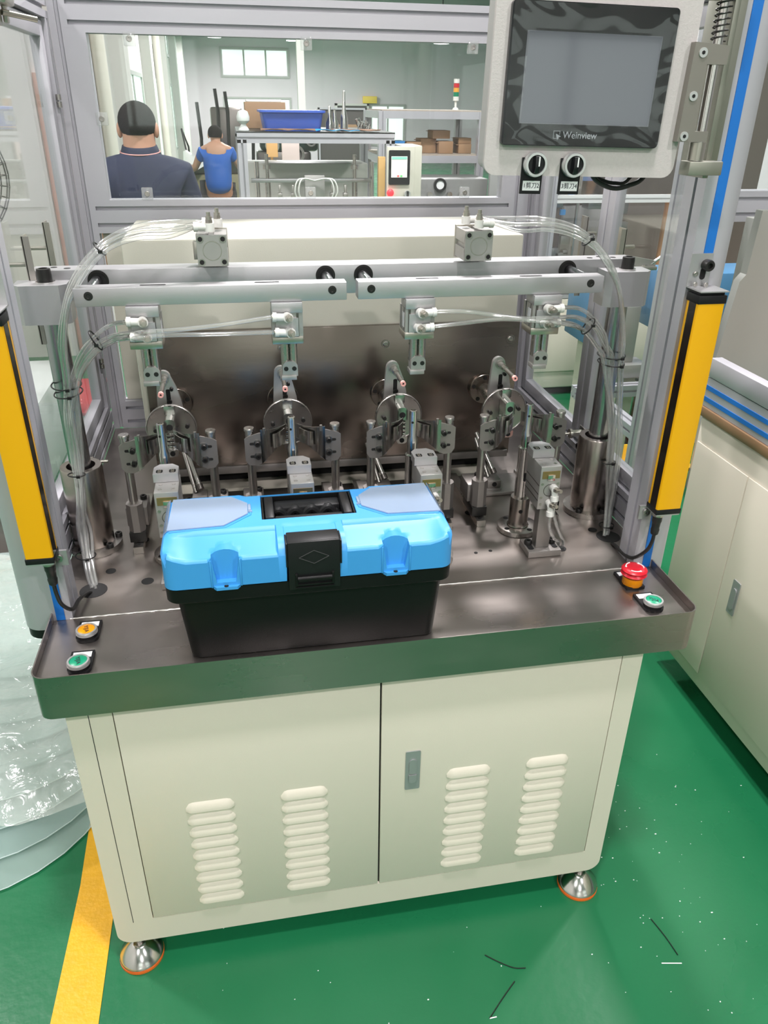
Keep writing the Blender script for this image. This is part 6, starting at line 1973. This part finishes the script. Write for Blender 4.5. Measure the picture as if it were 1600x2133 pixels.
MB().box(1.83, 1.98, 3.80, 3.82, 1.18, 1.42).build('paper_sheet', WHITE, t)
for x in (1.44, 2.47):
    MB().cyl((x, 3.5, 0.66), (x, 3.5, 1.15), 0.028, n=14).build('copper_tube', mat('dull_copper', (0.45, 0.22, 0.10), 0.45, 0.6), t)
q = MB()
for x in (1.62, 1.78, 1.93, 2.12, 2.20):
    q.cyl((x, 3.6, 0.66), (x, 3.6, 1.5), 0.012, n=8)
q.build('steel_rod', POLISH, t)
q = MB()
rn = random.Random(4)
for i in range(22):
    x, z = rn.uniform(1.45, 2.25), rn.uniform(0.68, 1.1)
    w, h = rn.uniform(0.02, 0.09), rn.uniform(0.015, 0.10)
    q.box(x, x + w, 3.62, 3.62 + rn.uniform(0.03, 0.1), z, z + h, 0.003)
q.build('mechanism', mat('mixed_metal', (0.3, 0.3, 0.3), 0.35, 0.8, var=0.3, vscale=12), t)
MB().box(1.86, 1.90, 3.58, 3.60, 1.13, 1.16).box(1.82, 1.85, 3.58, 3.60, 1.03, 1.06).build('blue_knob', mat('bright_blue_knob', (0.03, 0.3, 0.75), 0.4), t)

BLM = mat('motor_blue', (0.08, 0.22, 0.40), 0.4)
t = thing('blue_motor_box', 'light blue control box on a stand behind the right guide column', 'control box', (1.6, 2.4, 0))
MB().box(1.50, 1.72, 2.35, 2.60, 0.60, 0.86, 0.006).build('box', BLM, t)
MB().box(1.55, 1.67, 2.43, 2.53, 0.012, 0.60).build('stand', CREAM, t)
MB().box(1.47, 1.75, 2.38, 2.58, 0.0, 0.012).build('stand_foot', DARKST, t)
MB().tube([(1.62, 2.345, 0.77), (1.62, 2.30, 0.76), (1.62, 2.30, 0.70), (1.70, 2.30, 0.69)], 0.009, 8).build('crank', BLKOX, t)
t = thing('blue_motor_box', 'light blue control box with red button on top seen beside the right light curtain', 'control box', (2.1, 2.4, 0))
MB().box(1.88, 2.42, 2.35, 2.60, 0.64, 0.915, 0.006).build('box', BLM, t)
MB().cyl((1.93, 2.42, 0.9152), (1.93, 2.42, 0.945), 0.03, n=18).build('red_button', RED, t)
MB().box(2.16, 2.3, 2.45, 2.53, 0.0, 0.64).build('stand', CREAM, t)
t = thing('strip_feeder', 'bare aluminium strip feeder arm standing behind the right side pane', 'feeder', (1.55, 2.0, 0))
MB().box(1.495, 1.565, 1.98, 2.02, 0.62, 0.86, 0.003).build('arm_plate', ALUC, t)
MB().box(1.45, 1.62, 1.94, 2.06, 0.56, 0.62, 0.004).build('arm_base', ALUC, t)
MB().box(1.50, 1.58, 1.96, 2.04, 0.0, 0.56).build('stand', CREAM, t)
MB().prism([(1.43, 1.075), (1.60, 1.045), (1.60, 1.02), (1.52, 1.015), (1.44, 1.03)], 'y', 1.99, 2.0).build('feeder_head', ALUC, t)
MB().cyl((1.45, 1.995, 0.86), (1.50, 1.995, 1.03), 0.016, n=12).cyl((1.56, 1.995, 0.86), (1.55, 1.995, 1.03), 0.014, n=12).build('feeder_strut', POLISH, t)
MB().cyl((1.58, 1.995, 1.03), (1.86, 1.995, 1.22), 0.006, n=10).build('feeder_rod', POLISH, t)
MB().box(1.47, 1.60, 1.97, 2.02, 1.010, 1.024, 0.003).build('feeder_jaw', NICKEL, t)
# low aluminium cart frame outside the pane
t = thing('conveyor_frame', 'low aluminium profile frame outside the right side pane', 'frame', (1.6, 1.9, 0))
MB().prism(slotpoly(-0.025, 0.025, 0.50, 0.55, 1, 1), 'x', 1.27, 2.0).build('frame_rail', ALU, t)
for ch in list(t.children):
    ch.location = (0, 1.9, 0)
MB().prism(slotpoly(1.30, 1.35, 0.50, 0.55, 1, 1), 'y', 1.25, 1.874).build('frame_rail', ALU, t)
for (a, b) in ((1.30, 1.26), (1.30, 1.82), (1.93, 1.90)):
    MB().prism(slotpoly(a, a + 0.05, b, b + 0.05, 1, 1), 'z', 0, 0.4998).build('frame_leg', ALU, t)
# copper wire spool and yellow tray on the floor
t = thing('wire_spool', 'large spool of dark red copper wire standing on the floor outside the right pane', 'spool', (1.98, 2.45, 0))
COP = mat('enamelled_copper', (0.22, 0.035, 0.022), 0.28, 0.6, bump=0.5, bscale=3, stretch=(1, 1, 120))
MB().lathe((1.98, 2.45, 0.015), (0, 0, 1), [(0.10, 0), (0.115, 0.03), (0.098, 0.36)], 40).build('winding', COP, t)
MB().lathe((1.98, 2.45, 0.0), (0, 0, 1), [(0.14, 0), (0.14, 0.015), (0, 0.015)], 40).lathe((1.98, 2.45, 0.375), (0, 0, 1), [(0, 0), (0.135, 0), (0.135, 0.015), (0.05, 0.015), (0.045, 0.006), (0, 0.006)], 40).build('flange', mat('dark_spool_plastic', (0.05, 0.055, 0.06), 0.3), t)
MB().box(1.87, 1.95, 2.36, 2.42, 0.3903, 0.391).box(2.02, 2.08, 2.48, 2.53, 0.3903, 0.391).build('spool_label', WHITE, t)
q = MB()
q.loft([[(x, y, 0.003) for x, y in rrect(1.62, 1.93, 1.98, 2.24, 0.03)], [(x, y, 0.10) for x, y in rrect(1.59, 1.96, 1.95, 2.27, 0.04)], [(x, y, 0.10) for x, y in rrect(1.60, 1.95, 1.96, 2.26, 0.035)], [(x, y, 0.010) for x, y in rrect(1.63, 1.92, 1.99, 2.23, 0.03)]])
tag(own_origin(q.build('yellow_tray', mat('yellow_tray_plastic', (0.85, 0.52, 0.03), 0.4)), (1.77, 2.1, 0.0)), 'yellow plastic tray on the floor in front of the copper wire spool', 'tray')

# ================================================================== LEFT AISLE
rs = MB().box(-1.35, -0.98, 3.35, 4.0, 0.001, 0.02, 0.004)
tag(own_origin(rs.build('red_mat', mat('red_mat', (0.52, 0.03, 0.03), 0.7)), (-1.16, 3.6, 0)), 'small red mat on the floor outside the left pane', 'mat')
t = thing('pedestal_fan', 'dark wire-caged pedestal fan at the left edge beyond the door', 'fan', (-1.08, 1.93, 0))
q = MB()
fc = Vector((-1.02, 1.85, 1.375))
ax = Vector((0.55, -0.8, 0)).normalized()
ux = ax.cross(Vector((0, 0, 1))).normalized()
uz = Vector((0, 0, 1))
for rr_, off in ((0.06, 0.07), (0.11, 0.065), (0.16, 0.05), (0.20, 0.02), (0.215, 0.0), (0.20, -0.03), (0.15, -0.06), (0.09, -0.07)):
    q.tube([fc + ax * off + (ux * math.cos(a) + uz * math.sin(a)) * rr_ for a in [2 * math.pi * i / 36 for i in range(36)]], 0.0025, 5, closed=True)
for i in range(36):
    a = 2 * math.pi * i / 36
    d_ = ux * math.cos(a) + uz * math.sin(a)
    q.tube([fc + ax * 0.072 + d_ * 0.03, fc + ax * 0.06 + d_ * 0.13, fc + ax * 0.02 + d_ * 0.20, fc + d_ * 0.215, fc - ax * 0.035 + d_ * 0.195, fc - ax * 0.07 + d_ * 0.08], 0.0016, 4)
q.build('cage', DARKST, t)
q = MB()
for i in range(3):
    a0 = 2 * math.pi * i / 3
    q.sheet(lambda u, v, a0=a0: fc + (ux * math.cos(a0 + 0.9 * v) + uz * math.sin(a0 + 0.9 * v)) * (0.04 + 0.14 * u) + ax * 0.03 * (v - 0.5), 5, 5, 0.002)
q.build('blade', mat('fan_blade', (0.10, 0.10, 0.11), 0.4), t)
MB().cyl(fc - ax * 0.14, fc + ax * 0.03, 0.05, n=20).build('motor', DARKST, t)
MB().cyl(fc - ax * 0.10 - Vector((0, 0, 0.04)), (fc.x - ax.x * 0.1, fc.y - ax.y * 0.1, 0.04), 0.016, n=14).build('pole', DARKST, t)
MB().lathe((fc.x - ax.x * 0.1, fc.y - ax.y * 0.1, 0), (0, 0, 1), [(0.20, 0), (0.20, 0.01), (0.03, 0.04), (0, 0.04)], 30).build('base', DARKST, t)
# green and salmon curtains/door further on
q = MB().sheet(lambda u, v: (-2.02 + 0.45 * u, 5.0 + 0.03 * math.sin(22 * u), 0.25 + 1.6 * v), 24, 3, 0.01)
tag(own_origin(q.build('green_curtain', mat('pale_green_cloth', (0.32, 0.52, 0.34), 0.8)), (-1.8, 5, 0.0)), 'pale green strip curtain beyond the left door pane', 'curtain')
q = MB().box(-2.35, -2.06, 4.45, 4.49, 0, 1.95, 0.005)
tag(own_origin(q.build('salmon_board', mat('salmon_board', (0.62, 0.32, 0.22), 0.7)), (-2.2, 4.47, 0)), 'salmon coloured board leaning beyond the left door pane', 'board')
# white carton stack / wrapped goods
t = thing('wrapped_goods', 'low block of white film-wrapped goods outside the left pane', 'wrapped goods', (-1.75, 3.0, 0))
MB().box(-1.75, -1.02, 2.35, 3.15, 0.0, 0.40, 0.03).build('goods', mat('wrapped_white', (0.72, 0.76, 0.74), 0.4, bump=0.6, bscale=9), t)

# translucent plastic sheets fanned out on the floor, film thrown over
t = thing('plastic_sheet_stack', 'fan of large milky plastic sheets with rounded ends left of the cabinet', 'plastic sheets', (-0.8, 0.8, 0))
for i in range(9):
    yf = 0.215 + 0.085 * i
    xc, rr_ = -0.80 + 0.004 * i, 0.335
    P = []
    for k in range(17):
        a = R(180 + 180 * k / 16)
        P.append((xc - 0.05 + (rr_ + (0.05 if math.cos(a) < 0 else -0.0)) * math.cos(a), yf + rr_ + rr_ * math.sin(a)))
    P += [(xc + rr_ - 0.05, 1.25 + 0.05 * i), (-1.5, 1.25 + 0.05 * i), (-1.5, yf + rr_)]
    z = 0.004 + 0.011 * i
    sh_ = MB().prism(P, 'z', z, z + 0.003).build('plastic_sheet', SHEET, t)
    if i > 3:
        continue
    MB().tube([(a, b, z + 0.002) for a, b in P[:17]], 0.0014, 5).build('sheet_edge', mat('sheet_edge', (0.55, 0.66, 0.65), 0.4), sh_)
rn = random.Random(11)


def Fw(u, v):
    x = -1.25 + 0.76 * u
    y = 0.40 + 1.1 * v + 0.10 * math.sin(5 * u + 1)
    e = min(u, 1 - u, v, 1 - v)
    z = 0.135 + 0.03 * math.sin(math.pi * v) + 0.012 * abs(math.sin(9 * u + 4 * v)) * math.sin(7 * v + 2 * u) + 0.006 * abs(math.sin(17 * u + 11 * v + math.sin(9 * v))) + 0.004 * abs(math.sin(37 * v - 15 * u)) - 0.01 * max(0, 1 - e * 8)
    return (x, y, z)


q = MB().sheet(Fw, 80, 110, 0.0004)
tag(own_origin(q.build('crumpled_film', WRAP, None, 80), (-0.9, 1.1, 0.11)), 'crumpled clear packing film lying over the plastic sheets', 'packing film')

# ================================================================== SCRAPS ON THE FLOOR
for (pts, lab) in (([(0.3097, -0.0978, 0.0015), (0.335, -0.118, 0.0015), (0.362, -0.135, 0.0015), (0.3861, -0.1394, 0.0015)], 'bent black offcut of cable tie on the floor below the right door'),
                   ([(0.3541, -0.1623, 0.0015), (0.32, -0.190, 0.0015), (0.2814, -0.2236, 0.0015)], 'straight black offcut of cable tie nearest the bottom of the picture'),
                   ([(0.6998, -0.0821, 0.0015), (0.711, -0.127, 0.0015), (0.7169, -0.1687, 0.0015)], 'black offcut of cable tie on the floor right of the levelling foot')):
    q = MB().tube(smooth_path(pts), 0.0011, 6)
    tag(own_origin(q.build('tie_offcut', TIE), pts[1][:2] + (0.0,)), lab, 'scrap', 'offcuts on the green floor')
for (a, b, lab) in (((0.6737, -0.1791, 0.0012), (0.7159, -0.1865, 0.0012), 'white offcut lying by the long black offcut on the right'), ((0.2814, -0.2236, 0.0012), (0.296, -0.223, 0.0012), 'tiny white offcut at the end of the lowest black offcut')):
    q = MB().tube([a, b], 0.0012, 6)
    tag(own_origin(q.build('white_offcut', WHITE), a), lab, 'scrap', 'offcuts on the green floor')
q = MB()
rn = random.Random(21)
for i in range(170):
    x, y = rn.uniform(-0.35, 1.05), rn.uniform(-0.35, 1.0)
    if i % 2:
        x, y = rn.gauss(0.72, 0.12), rn.gauss(0.05, 0.2)
    if -0.45 < x < 0.62 and y > 0.0 and rn.random() < 0.5:
        continue
    s = rn.uniform(0.0008, 0.0022)
    q.box(x, x + s * rn.uniform(0.6, 2), y, y + s, 0.0, s * 0.6)
o = own_origin(q.build('floor_debris', WHITE, None, 0), (0.5, 0, 0))
tag(o, 'scattered tiny white crumbs on the green floor', 'debris', kind='stuff')
